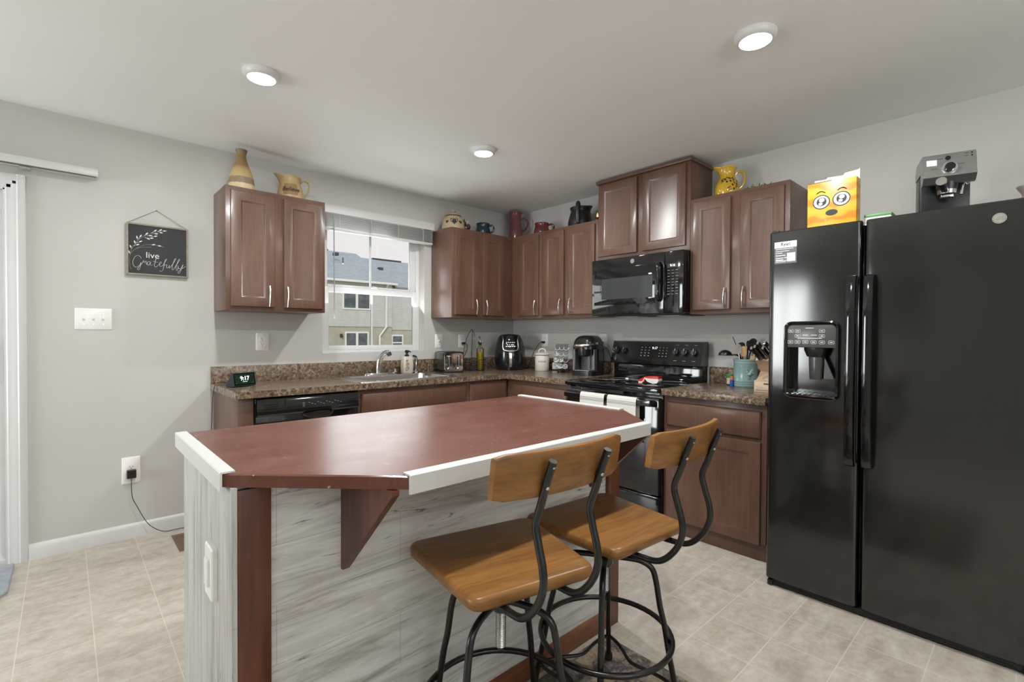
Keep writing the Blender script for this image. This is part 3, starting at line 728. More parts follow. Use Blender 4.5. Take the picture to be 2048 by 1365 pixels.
b = MB(); b.loft([[(-.838 + r_ * math.cos(2 * PI * k / 24) * .55, -2.975 + r_ * math.sin(2 * PI * k / 24), z) for k in range(24)] for r_, z in ((.030, 1.134), (.029, 1.09), (.026, 1.035), (.024, 1.030))])
b.prism([(-3.005, 1.14), (-3.046, 1.035), (-3.004, 1.035)], lambda y, z: (-.815, y, z), lambda y, z: (-.83, y, z)); part('paddle', b, P('smoke_plastic', (.05, .05, .05), .2), LD)
b = MB(); b.loft([[(-.795 - d_, y, z) for y, z in ((-3.064, .953), (-2.858, .953), (-2.858, .962), (-3.064, .962))] for d_ in (0, .10)])
for i in range(9): b.box(-.892, -.80, -3.045 + i * .021, -3.037 + i * .021, .962, .966)
part('drip_tray', b, M_chrome, LD)
def fhandle(y0, y1, par):
    b = MB(); ym = (y0 + y1) / 2
    pr = [(-.018, 0), (-.016, -.010), (.0, -.014), (.016, -.010), (.018, 0), (.016, .012), (-.016, .012)]
    L = []
    for z, x in ((.664, -.868), (.672, -.885), (.70, -.897), (.85, -.906), (1.08, -.909), (1.31, -.906), (1.46, -.897), (1.488, -.885), (1.496, -.868)):
        L.append([(x + q, ym + p, z) for p, q in pr])
    b.loft(L)
    for z in (.69, 1.47): b.box(-.897, -.862, ym - .013, ym + .013, z - .012, z + .012, .003)
    part('handle', b, M_black, par)
fhandle(-3.138, -3.104, LD); fhandle(-3.200, -3.166, RD)
b = MB(); b.cyl((-.850, -3.571, 1.670), (-.8625, -3.571, 1.670), .0205, .0195, 36); bd = part('badge', b, M_nickel, RD, 'round silver badge')
b = MB(); b.tube([(-.8628, -3.571 + .0165 * math.cos(2 * PI * k / 24), 1.670 + .0165 * math.sin(2 * PI * k / 24)) for k in range(24)], .0009, 6, True, 0); b.text('GE', .020, (-.8628, -3.571, 1.670), (0, -1, 0), (0, 0, 1), (-1, 0, 0), .0004, shear=.25); part('monogram', b, M_greyp, bd)
b = MB(); b.box(-.835, -.775, FY0 + .01, FY1 - .012, .006, .032, .003)
for i in range(8): b.box(-.838, -.834, FY0 + .05 + i * .11, FY0 + .13 + i * .11, .012, .016)
part('base_grille', b, M_matte, t)
b = MB(); b.box(-.845, -.77, -2.800, -2.776, .0, .03, .006); b.box(-.845, -.77, FY0 + .006, FY0 + .03, .0, .03, .006); part('foot', b, M_blackp, t)
b = MB(); b.box(-.83, -.74, -2.806, -2.776, FZ1, FZ1 + .012, .004); b.box(-.83, -.74, FY0 + .006, FY0 + .036, FZ1, FZ1 + .012, .004); part('hinge_cover', b, M_blackp, t)
# sticker on the left door
b = MB(); SX = -.8566
b.quad((SX, -2.796, 1.684), (SX, -2.894, 1.684), (SX, -2.894, 1.579), (SX, -2.796, 1.579)); b.mi = 1
b.quad((SX - .0004, -2.796, 1.684), (SX - .0004, -2.894, 1.684), (SX - .0004, -2.894, 1.655), (SX - .0004, -2.796, 1.655)); b.mi = 2
b.text('Ryan', .022, (SX - .0006, -2.845, 1.671), (0, -1, 0), (0, 0, 1), (-1, 0, 0), .0003, bold=.0004); b.mi = 1
for z, w_ in ((1.648, .078), (1.638, .06), (1.629, .03), (1.593, .06), (1.587, .045)): b.quad(*[(SX - .0004, -2.802 - y, z + c) for y, c in ((0, 0), (w_, 0), (w_, .002), (0, .002))])
b.text('Customer Care', .0085, (SX - .0004, -2.802, 1.607), (0, -1, 0), (0, 0, 1), (-1, 0, 0), .0003, align='LEFT', bold=.0002)
b.text('Warranty', .0085, (SX - .0004, -2.802, 1.598), (0, -1, 0), (0, 0, 1), (-1, 0, 0), .0003, align='LEFT', bold=.0002)
b.text('Homeowner', .0085, (SX - .0004, -2.802, 1.619), (0, -1, 0), (0, 0, 1), (-1, 0, 0), .0003, align='LEFT', bold=.0002)
b.quad(*[(SX - .0004, y, z) for y, z in ((-2.852, 1.628), (-2.888, 1.628), (-2.888, 1.588), (-2.852, 1.588))])
b.xf(Matrix(((1, .019, 0, .019 * 2.845), (0, 1, 0, 0), (0, 0, 1, 0), (0, 0, 0, 1))))
st = solo('sticker', b, [P('sticker_grey', (.11, .11, .115), .4), M_white, M_matte], 'white and grey information sticker on the refrigerator left door', 'sticker')

# ------------------------------------------------------------------ island
IZ = .915
t = thing('kitchen_island', 'whitewashed plank kitchen island with red-brown top and white edge trims', 'island', (-2.39, -2.2, 0))
IX0, IX1, IYB, IYF = -3.150, -1.645, -1.850, -2.742
TH = .030
poly = [(IX0 + .004, IYB), (IX0 + .004, -2.440), (-2.838, IYF + .004), (-1.862, IYF + .004), (IX1 - .004, -2.478), (IX1 - .004, IYB)]
b = MB()
def ins(poly, d):
    c = Vector((sum(p[0] for p in poly) / len(poly), sum(p[1] for p in poly) / len(poly)))
    return [(p[0] + d * (1 if p[0] < c.x else -1), p[1] + d * (1 if p[1] < c.y else -1)) for p in poly]
b.loft([zl(poly, IZ - TH), zl(poly, IZ - .003), zl(ins(poly, .003), IZ)])
top = part('top', b, M_itop, t)
def trim(p0, p1, inward, name='edge_trim'):
    # L-shaped cap: horizontal leg on the top, vertical leg down the edge
    p0, p1, n = Vector((*p0, 0)), Vector((*p1, 0)), Vector((*inward, 0))
    prof = [(-.004, IZ - .040), (-.0045, IZ + .002), (-.002, IZ + .0045), (.026, IZ + .0045), (.028, IZ + .0005), (.0005, IZ + .0003), (.0005, IZ - .040)]
    m = MB(); m.loft([[p + n * d + Vector((0, 0, z)) for d, z in prof] for p in (p0, p1)])
    return part(name, m, M_trim, t, 'white angled edge trim')
trim((IX0 + .004, IYB - .0), (IX0 + .004, -2.446), (1, 0)); trim((-2.842, IYF + .004), (-1.862, IYF + .004), (0, 1)); trim((IX1 - .004, IYB), (IX1 - .004, -2.478), (-1, 0))
PX0, PX1, PYF, PYB = -3.132, -1.660, -2.452, -1.880
b = MB(); b.box(PX0 + .012, PX1 - .012, PYF + .012, PYB, .0, IZ - TH - .0005); part('carcass', b, M_cab, t)
b = MB(); b.box(PX0 + .0, PX0 + .0115, PYF - .017, PYB, .0, IZ - TH - .001, .001); part('end_panel', b, M_plankv, t, 'upright whitewashed end panel')
b = MB(); b.box(PX0 + .0125, PX1 - .0, PYF, PYF + .0115, .0, IZ - TH - .001); part('front_panel', b, M_plankh, t, 'horizontal whitewashed front panel')
b = MB(); b.box(PX1 - .0115, PX1, PYF + .0118, PYB, 0, IZ - TH - .001); part('end_panel', b, M_cab, t, 'brown end panel facing the range')
b = MB(); b.box(PX0 + .0122, PX0 + .083, PYF - .017, PYF - .0005, 0, IZ - TH - .008, .002); part('corner_post', b, M_cherry, t)
b = MB(); b.box(PX1 - .075, PX1 + .001, PYF - .017, PYF - .0005, 0, IZ - TH - .008, .002); part('corner_post', b, M_cherry, t)
b = MB(); b.box(PX0 + .084, PX1 - .076, PYF - .012, PYF - .0005, 0, .075, .002); part('base_board', b, M_edge, t)
for x in (-2.866, -1.835):
    b = MB(); b.prism([(PYF - .0005, IZ - TH - .002), (-2.722, IZ - TH - .002), (-2.722, IZ - TH - .012), (PYF - .012, .618), (PYF - .0005, .618)], lambda y, z: (x - .009, y, z), lambda y, z: (x + .009, y, z)); part('bracket', b, M_cherry, t)
b = MB(); b.loft([[(PX0 - d, -2.292 + a, .640 + c) for a, c in rrect(-.040 + i, .040 - i, -.066 + i, .066 - i, .006, 3)] for d, i in ((0.0002, 0), (.010, .001), (.013, .004))]); op = part('outlet_plate', b, M_plastic, t, 'ivory outlet plate')
b = MB(); b.box(PX0 - .019, PX0 - .0125, -2.309, -2.275, .606, .674, .002); part('outlet_face', b, M_plastic, op)

# ------------------------------------------------------------------ bar stools
def stool(loc, rz, twist, base_rz, label, zseat, ringz, rest=(0, 0)):
    t = thing('bar_stool', label, 'stool', (loc[0], loc[1], 0), 'industrial bar stools', True, R(rz))
    wf, wr, dd, th = .204, .172, .186, .034
    def outline(k):
        base_ = [(-wf + k, dd - k, .045), (-wr + k, -dd + k, .03), (wr - k, -dd + k, .03), (wf - k, dd - k, .045)]
        out = []
        n = len(base_)
        for i in range(n):
            p = Vector(base_[i][:2]); a = Vector(base_[i - 1][:2]); c = Vector(base_[(i + 1) % n][:2]); r_ = base_[i][2]
            u, v = (a - p).normalized(), (c - p).normalized()
            for q in range(7):
                s = q / 6; out.append((p + u * r_ * (1 - s) ** 2 + v * r_ * s ** 2)[:])
        return out
    b = MB(); b.loft([zl(outline(.008), zseat - th), zl(outline(.001), zseat - th + .008), zl(outline(0), zseat - .010), zl(outline(.003), zseat - .003), zl(outline(.009), zseat)]); part('seat', b, M_seat, t, sharp=50)
    # curved back rest
    tw = Matrix.Translation((0, rest[1] - .3, 0)) @ Matrix.Rotation(R(rest[0]), 4, 'Z') @ Matrix.Translation((0, .3, 0)) @ Matrix.Rotation(R(twist), 4, 'Z')
    hb = .190; L = []
    for k in range(17):
        x = -hb + 2 * hb * k / 16; y = -.305 + .034 * (x / hb) ** 2
        e = min(1, (hb - abs(x)) / .012); e = math.sqrt(max(.02, 1 - (1 - e) ** 2))
        zc, hh = zseat + .294, .049 * (.84 + .16 * e)
        nx, ny = -.068 * x / hb / hb, 1
        L.append([tuple(tw @ Vector((x + nx * q * .3, y + q + (zc - z) * .16, z))) for q, z in ((-.007, zc - hh), (.007, zc - hh), (.0095, zc - hh + .005), (.0095, zc + hh - .006), (.006, zc + hh), (-.006, zc + hh), (-.0095, zc + hh - .006), (-.0095, zc - hh + .005))])
    b = MB(); b.loft(L); part('backrest', b, M_seat, t, sharp=40)
    prof = [(-.06, -.044), (-.17, -.044), (-.235, -.036), (-.280, .006), (-.302, .055), (-.300, .098), (-.286, .145), (-.278, .185), (-.287, .232), (-.303, .28), (-.322, .327)]
    for s in (-1, 1):
        b = MB(); b.tube([tuple(tw @ Vector((s * .0835, y - (.014 if z > .2 else .006), zseat + z))) for y, z in prof], .0088, 12, False, 5)
        up = part('back_upright', b, M_tube, t)
        for z in (.268, .315):
            b = MB()
            p = tw @ Vector((s * .0835, -.297 - (z - .24) * .36 - .012, zseat + z)); b.ell(p, .0055, .0045, .0055, 12, 8)
            part('bolt', b, M_steel, up)
    b = MB(); b.box(-.09, .09, -.075, .075, zseat - th - .012, zseat - th - .0005, .002); part('seat_plate', b, M_tube, t)
    b = MB(); ph = []
    for k in range(96): ph.append((.0125 + .0016 * (k % 2), .395 + (zseat - th - .012 - .395) * k / 95))
    b.lathe([(.008, .388)] + ph, (0, 0, 0), 16); part('screw', b, M_steel, t)
    hz = zseat - .127
    b = MB(); b.lathe([(.020, hz - .03), (.024, hz - .025), (.024, hz + .025), (.020, hz + .03)], (0, 0, 0), 20); part('hub', b, M_tube, t)
    lp = [(.022, hz), (.07, hz), (.112, hz - .004), (.146, hz - .024), (.160, hz - .066), (.172, hz - .14), (.187, hz - .205), (.201, hz - .29), (.222, hz - .40), (.240, .012)]
    for k in range(4):
        a = R(base_rz + 90 * k - rz)
        b = MB(); b.tube([(r_ * math.cos(a), r_ * math.sin(a), z) for r_, z in lp], .0092, 12, False, 5); lg = part('leg', b, M_tube, t)
        b = MB(); b.cyl((0.240 * math.cos(a), 0.240 * math.sin(a), .009), (0.240 * math.cos(a), 0.240 * math.sin(a), .032), .0145, .014, 14); part('foot_cap', b, M_matte, lg)
    b = MB(); b.tube([(.2115 * math.cos(2 * PI * k / 48), .2115 * math.sin(2 * PI * k / 48), ringz) for k in range(48)], .0088, 12, True, 0); part('foot_ring', b, M_tube, t)
    for k in range(4):
        a0, a1 = R(base_rz + 90 * k - rz), R(base_rz + 90 * k + 90 - rz)
        pts = []
        for q in range(13):
            s = q / 12; a = a0 + (a1 - a0) * s; r_ = .218 - .10 * math.sin(PI * s)
            pts.append((r_ * math.cos(a), r_ * math.sin(a), .112))
        b = MB(); b.tube(pts, .006, 8, False, 2); part('brace', b, M_tube, t)
    return t
stool((-2.545, -2.711), -12.5, 2.5, 20, 'honey wood bar stool with black steel legs, the nearer, left one', .650, .245, (6, .014))
stool((-2.098, -2.723), -4.0, 5.0, 33, 'honey wood bar stool with black steel legs, the farther one at the range end', .634, .255)

# ------------------------------------------------------------------ ceiling lamps
for x, y, where in ((-2.722, -1.213, 'above the left wall cabinet'), (-1.375, -1.191, 'nearest the kitchen corner'), (-1.354, -2.888, 'in front of the tall cabinet and refrigerator'), (-2.722, -2.888, 'over the camera side of the island, beyond the top edge')):
    t = thing('ceiling_light', 'round white lit ceiling light ' + where, 'ceiling light', (x, y, CEIL), 'flush ceiling lights')
    b = MB(); b.lathe([(.079, 0), (.079, -.010), (.074, -.020), (.066, -.027), (.060, -.028), (.058, -.022)], (x, y, CEIL), 48); part('trim_ring', b, M_trim, t)
    b = MB(); b.lathe([(.058, -.0225), (.058, -.027), (.04, -.0315), (.02, -.033), (.001, -.0335)], (x, y, CEIL), 48); part('lens', b, M_lens, t)
    d = bpy.data.lights.new('lamp', 'AREA'); d.shape = 'DISK'; d.size = .11; d.energy = LAMP_POWER; d.color = (.97, .985, .965)
    o = bpy.data.objects.new('lamp', d); COL.objects.link(o); o.location = (x, y, CEIL - .038); o.parent = t; o.matrix_parent_inverse = PINV[t.name]

# ------------------------------------------------------------------ pottery on the cabinets
def handle_tube(mb, c, ang, pts, r, flat=1.0):
    mb.tube([(c[0] + q * math.cos(ang), c[1] + q * math.sin(ang), c[2] + z) for q, z in pts], r, 10, False, 6, flat)
def wrap(mb, txt, size, c, rf, ang0, z0, bold=0.0, shear=0.0, lift=.0008):
    def fn(x, y):
        r_ = rf(z0 + y) + lift; a = ang0 + x / r_
        return Vector((c[0] + r_ * math.cos(a), c[1] + r_ * math.sin(a), c[2] + z0 + y))
    mb.text(txt, size, (0, 0, 0), (1, 0, 0), (0, 1, 0), (0, 0, 1), fn=fn, bold=bold, shear=shear)
def rad(prof):
    def f(z):
        for (r0, z0), (r1, z1) in zip(prof, prof[1:]):
            if z0 <= z <= z1 and z1 > z0: return r0 + (r1 - r0) * (z - z0) / (z1 - z0)
        return prof[-1][0]
    return f
def smoothprof(p, n=5): return [(q.x, q.y) for q in catmull([(a, b_, 0) for a, b_ in p], n)]
def view_ang(x, y): return math.atan2(-3.686 - y, -3.405 - x)
def banded(name, stops, zscale):
    m, nt, b = nodes_of(name)
    tc = N(nt, 'ShaderNodeTexCoord'); sp = N(nt, 'ShaderNodeSeparateXYZ'); nt.links.new(tc.outputs['Object'], sp.inputs[0])
    n = noise(nt, tc.outputs['Object'], 40, 3); mm = N(nt, 'ShaderNodeMath', operation='MULTIPLY_ADD'); mm.inputs[1].default_value = .05; nt.links.new(n, mm.inputs[0])
    m2 = N(nt, 'ShaderNodeMath', operation='MULTIPLY_ADD'); m2.inputs[1].default_value = zscale; m2.inputs[2].default_value = -.025; nt.links.new(sp.outputs[2], m2.inputs[0]); nt.links.new(m2.outputs[0], mm.inputs[2])
    nt.links.new(ramp(nt, mm.outputs[0], stops), b.inputs['Base Color']); b.inputs['Roughness'].default_value = .45
    return m
Z0 = UT + .0005
M_tan = P('tan_glaze', (.42, .30, .135), .4, col2=(.52, .385, .19), nscale=7)
M_vase = banded('tan_banded_glaze', [(0, (.62, .48, .27)), (.155, (.62, .48, .27)), (.17, (.24, .18, .11)), (.31, (.27, .20, .12)), (.33, (.50, .37, .18)), (.52, (.46, .33, .15)), (.62, (.27, .18, .08)), (1, (.22, .145, .065))], 1 / .262)
b = MB(); b.lathe(smoothprof([(.001, 0), (.066, 0), (.074, .012), (.074, .05), (.066, .10), (.050, .145), (.035, .185), (.0275, .215), (.027, .235), (.034, .262), (.030, .262), (.023, .235), (.001, .225)], 4), (-2.562, -.20, Z0), 44)
solo('vase', b, M_vase, 'tall tan bottle vase on the left wall cabinet', 'vase')
def pitcher():
    c = (-2.262, -.20, Z0); t = thing('pitcher', 'tan pitcher with a brown word label on the left wall cabinet', 'pitcher', c)
    prof = smoothprof([(.001, 0), (.078, 0), (.083, .012), (.080, .05), (.070, .09), (.064, .115), (.066, .14), (.070, .152), (.066, .152), (.058, .12), (.001, .10)], 4)
    va = view_ang(c[0], c[1]); left = va - R(90)
    b = MB(); b.lathe(prof, c, 44, (left, .035, .09)); part('body', b, M_tan, t)
    b = MB(); handle_tube(b, c, left + PI, [(.064, .130), (.085, .143), (.112, .132), (.118, .095), (.104, .055), (.078, .022)], .0085, .7); part('handle', b, M_tan, t)
    rf = rad([(.083, .012), (.080, .05), (.070, .09), (.064, .115)])
    b = MB(); g = []
    for i in range(13):
        g.append([b.bm.verts.new((c[0] + (rf(z) + .0012) * math.cos(va + a), c[1] + (rf(z) + .0012) * math.sin(va + a), c[2] + z)) for z in (.022, .04, .06, .08, .098) for a in (-.55 + 1.15 * i / 12,)])
    for i in range(12):
        for j in range(4): b.face([g[i][j], g[i + 1][j], g[i + 1][j + 1], g[i][j + 1]])
    lb = part('label', b, P('label_brown', (.27, .165, .085), .5), t, recalc=False)
    b = MB(); wrap(b, 'Believe', .040, c, rf, va + .03, .058, shear=.3, bold=.0006, lift=.0026); part('lettering', b, P('dark_ink', (.035, .012, .01), .5), lb)
pitcher()
def heart(mb, c, rf, ang, z0, s, lift=.0012):
    pts = []
    for k in range(28):
        a = 2 * PI * k / 28
        x = 16 * math.sin(a) ** 3; y = 13 * math.cos(a) - 5 * math.cos(2 * a) - 2 * math.cos(3 * a) - math.cos(4 * a)
        pts.append((x * s / 17, y * s / 17))
    def pos(x, y, l):
        r_ = rf(z0 + y) + l; q = ang + x / r_; return (c[0] + r_ * math.cos(q), c[1] + r_ * math.sin(q), c[2] + z0 + y)
    cen = mb.bm.verts.new(pos(0, 0, lift + .002)); V = [mb.bm.verts.new(pos(x, y, lift)) for x, y in pts]
    for i in range(28): mb.face([cen, V[i], V[(i + 1) % 28]])
def cookie_jar():
    c = (-.905, -.20, Z0); t = thing('cookie_jar', 'beige cookie jar with dark hearts and lid, on the cabinet right of the window', 'jar', c)
    M_bg = P('beige_stoneware', (.36, .275, .175), .5, col2=(.43, .34, .225), nscale=5)
    pr = [(.001, 0), (.088, 0), (.098, .01), (.097, .04), (.088, .08), (.072, .108), (.062, .116)]
    b = MB(); b.lathe(smoothprof(pr, 4), c, 44); part('body', b, M_bg, t)
    b = MB(); b.lathe(smoothprof([(.066, .117), (.064, .124), (.045, .138), (.018, .146), (.013, .152), (.020, .160), (.018, .170), (.001, .174)], 4), c, 36); part('lid', b, M_bg, t)
    b = MB(); b.tube([(c[0] + .0665 * math.cos(2 * PI * k / 36), c[1] + .0665 * math.sin(2 * PI * k / 36), c[2] + .118) for k in range(36)], .0025, 6, True, 0); part('rim_band', b, M_matte, t)
    va = view_ang(c[0], c[1]); rf = rad(pr[1:]); b = MB()
    for da, s in ((.10, .036), (-.58, .016), (.72, .018)): heart(b, c, rf, va + da, .062 if s > .03 else .055, s)
    part('heart_motif', b, P('dark_glaze', (.02, .022, .022), .3), t, recalc=False)
cookie_jar()
def figurine():
    c = (-.775, -.20, Z0); M = P('dark_figurine', (.022, .018, .016), .4, col2=(.06, .045, .035), nscale=40)
    t = thing('figurine', 'small dark figurine with a pale bow beside the cookie jar', 'figurine', c)
    b = MB(); b.ell((c[0], c[1], c[2] + .034), .040, .030, .034); b.ell((c[0] - .022, c[1] - .012, c[2] + .070), .022, .020, .024); b.ell((c[0] + .028, c[1] - .01, c[2] + .050), .020, .018, .026)
    b.tube([(c[0] - .022, c[1], c[2] + .085), (c[0] - .012, c[1], c[2] + .105), (c[0] - .004, c[1], c[2] + .112)], (.009, .003), 8); b.tube([(c[0] + .035, c[1], c[2] + .03), (c[0] + .052, c[1], c[2] + .045), (c[0] + .05, c[1], c[2] + .062)], (.008, .005), 8)
    part('body', b, M, t)
    b = MB(); b.ell((c[0] + .005, c[1] - .026, c[2] + .078), .010, .006, .008); b.ell((c[0] + .012, c[1] - .026, c[2] + .090), .007, .005, .007); b.ell((c[0] - .012, c[1] - .03, c[2] + .035), .008, .005, .006); part('bow', b, P('pale_pink', (.62, .50, .44), .5), t)
figurine()
def mug(name, label, c, mat, prof, hang, hpts, hr, extra=None):
    t = thing(name, label, 'mug', c)
    b = MB(); b.lathe(smoothprof(prof, 4), c, 36); part('body', b, mat, t)
    b = MB(); handle_tube(b, c, hang, hpts, hr); part('handle', b, mat, t)
    if extra: extra(t, c)
mug('mug', 'dark blue pottery mug on the cabinet left of the corner', (-.572, -.20, Z0), P('dark_blue_glaze', (.010, .020, .026), .18, col2=(.02, .036, .045)),
    [(.001, 0), (.058, 0), (.067, .01), (.067, .045), (.058, .072), (.060, .096), (.063, .104), (.058, .104), (.052, .075), (.001, .06)], view_ang(-.572, -.2) + R(80), [(.060, .085), (.085, .088), (.100, .065), (.092, .035), (.064, .02)], .009)
M_ox = P('oxblood_glaze', (.085, .015, .014), .18, col2=(.16, .035, .03), nscale=9)
def starcut(t, c):
    b = MB(); va = view_ang(c[0], c[1]); rf = rad([(.066, 0), (.070, .02), (.066, .06), (.06, .1)])
    pts = []
    for k in range(10):
        q = .022 if k % 2 == 0 else .009; a = PI / 2 + k * PI / 5; pts.append((q * math.cos(a), q * math.sin(a)))
    V = []
    for x, y in pts:
        r_ = rf(.033 + y) + .004; A = va - .15 + x / r_; V.append(b.bm.verts.new((c[0] + r_ * math.cos(A), c[1] + r_ * math.sin(A), c[2] + .033 + y)))
    b.face(V); part('star_motif', b, M_matte, t, recalc=False)
mug('mug', 'red pottery mug with a dark star on the narrow corner cabinet', (-.20, -.588, Z0), M_ox,
    [(.001, 0), (.062, 0), (.071, .012), (.070, .04), (.062, .07), (.062, .096), (.065, .103), (.060, .103), (.054, .075), (.001, .06)], view_ang(-.2, -.588) + R(85), [(.060, .088), (.088, .095), (.108, .075), (.100, .045), (.066, .028)], .0095, starcut)
c = (-.166, -.20, Z0); t = thing('pitcher', 'tall slim dark red pitcher in the corner on the cabinets', 'pitcher', c)
b = MB(); b.lathe(smoothprof([(.001, 0), (.058, 0), (.064, .02), (.064, .09), (.058, .16), (.055, .22), (.057, .255), (.064, .275), (.060, .277), (.048, .25), (.001, .2)], 4), c, 40); part('body', b, P('wine_glaze', (.13, .032, .04), .14, col2=(.21, .075, .085), nscale=7, nstretch=(1, 1, .5)), t)
b = MB(); handle_tube(b, c, view_ang(c[0], c[1]) + R(90), [(.056, .215), (.090, .222), (.118, .19), (.115, .145), (.085, .105), (.060, .09)], .0085); part('handle', b, MATS['wine_glaze'], t)
c = (-.20, -1.036, Z0); t = thing('jug', 'black jug on the wall cabinet left of the raised cabinet', 'jug', c)
M_bk = P('black_stoneware', (.009, .009, .009), .38, col2=(.016, .016, .016), nscale=6)
va = view_ang(c[0], c[1])
b = MB(); b.lathe(smoothprof([(.001, 0), (.095, 0), (.101, .015), (.099, .05), (.086, .10), (.078, .13), (.084, .150), (.086, .158), (.078, .16), (.068, .13), (.001, .1)], 4), c, 40, (va + R(80), .02, .08)); part('body', b, M_bk, t)
b = MB(); handle_tube(b, c, va - R(10), [(.078, .145), (.092, .176), (.110, .168), (.118, .11), (.116, .06), (.104, .02)], .018); part('handle', b, M_bk, t)
c = (-.27, -1.272, Z0); t = thing('tealight_holder', 'small red candle holder with a flame-shaped bulb beside the raised cabinet', 'candle', c)
b = MB(); b.lathe(smoothprof([(.001, 0), (.020, 0), (.024, .01), (.015, .022), (.013, .03), (.001, .03)], 3), c, 20); part('holder', b, M_ox, t)
b = MB(); b.lathe(smoothprof([(.001, .03), (.006, .034), (.0075, .045), (.004, .058), (.0006, .068)], 3), c, 14); part('bulb', b, P('warm_bulb', (.85, .62, .35), .3, emit=(1, .72, .35), estr=.8), t)
def yellow():
    c = (-.20, -2.272, Z0); t = thing('pitcher', 'yellow glazed pitcher painted with olives, right of the raised cabinet', 'pitcher', c)
    M_y = P('yellow_glaze', (.50, .30, .022), .12, col2=(.62, .40, .04), nscale=6, coat=.5)
    va = view_ang(c[0], c[1]); left = va - R(90)
    pr = [(.001, 0), (.062, 0), (.074, .015), (.077, .04), (.070, .08), (.055, .112), (.046, .128), (.045, .150), (.052, .172), (.060, .186), (.056, .188), (.042, .16), (.001, .12)]
    b = MB(); b.lathe(smoothprof(pr, 4), c, 48, (left, .028, .14)); part('body', b, M_y, t)
    b = MB(); handle_tube(b, c, left + PI, [(.046, .140), (.066, .158), (.094, .150), (.104, .115), (.094, .075), (.072, .048)], .0075); part('handle', b, M_y, t)
    rf = rad(pr[1:9]); b = MB()
    def blob(da, z, rx, rz, rot, mi):
        b.mi = mi; V = []
        for k in range(14):
            a = 2 * PI * k / 14; x, y = rx * math.cos(a), rz * math.sin(a); x, y = x * math.cos(rot) - y * math.sin(rot), x * math.sin(rot) + y * math.cos(rot)
            r_ = rf(z + y) + .0016; A = va + da + x / r_; V.append(b.bm.verts.new((c[0] + r_ * math.cos(A), c[1] + r_ * math.sin(A), c[2] + z + y)))
        b.face(V)
    for k, (da, z) in enumerate(((-.18, .102), (.22, .108), (.62, .098), (-.02, .084), (.30, .088), (.45, .062), (.85, .07), (.55, .035), (-.5, .098), (1.0, .09))): blob(da, z, .0058, .0075, .2, 0)
    for da, z, ro in ((-.40, .088, .7), (.05, .112, -.4), (.52, .110, .5), (.62, .078, -1.2), (.25, .030, .35), (.75, .05, 1.2), (.15, .045, .5), (.95, .055, -.6), (-.3, .106, -.3)): blob(da, z, .013, .0042, ro, 1)
    part('olive_pattern', b, [P('olive_dark', (.035, .016, .012), .3), P('leaf_brown', (.13, .085, .012), .3)], t, recalc=False)
yellow()
c = (-.21, -2.462, Z0); t = thing('greenery_sprig', 'green artificial sprig lying behind the top edge of the right wall cabinet', 'sprig', c)
M_leaf = P('sprig_green', (.05, .10, .035), .5, col2=(.20, .27, .14), nscale=60)
b = MB(); b.tube([(c[0], c[1] + .06, c[2] + .008), (c[0] - .01, c[1], c[2] + .02), (c[0], c[1] - .07, c[2] + .012)], .003, 8); part('stem', b, M_leaf, t)
b = MB(); rnd = random.Random(3)
for i in range(26):
    q = -.06 + .13 * i / 25; p = Vector((c[0] + rnd.uniform(-.01, .01), c[1] - q, c[2] + .016)); d = Vector((rnd.uniform(-.6, .4), rnd.uniform(-.8, .8), rnd.uniform(.1, .8))).normalized() * rnd.uniform(.022, .038); s = d.cross(Vector((0, .3, 1))).normalized() * .005
    b.loft([[p, p + d * .5 + s, p + d, p + d * .5 - s], [p + Vector((0, 0, .0008)), p + d * .5 + s + Vector((0, 0, .0012)), p + d + Vector((0, 0, .0006)), p + d * .5 - s + Vector((0, 0, .0012))]])
part('leaves', b, M_leaf, t)

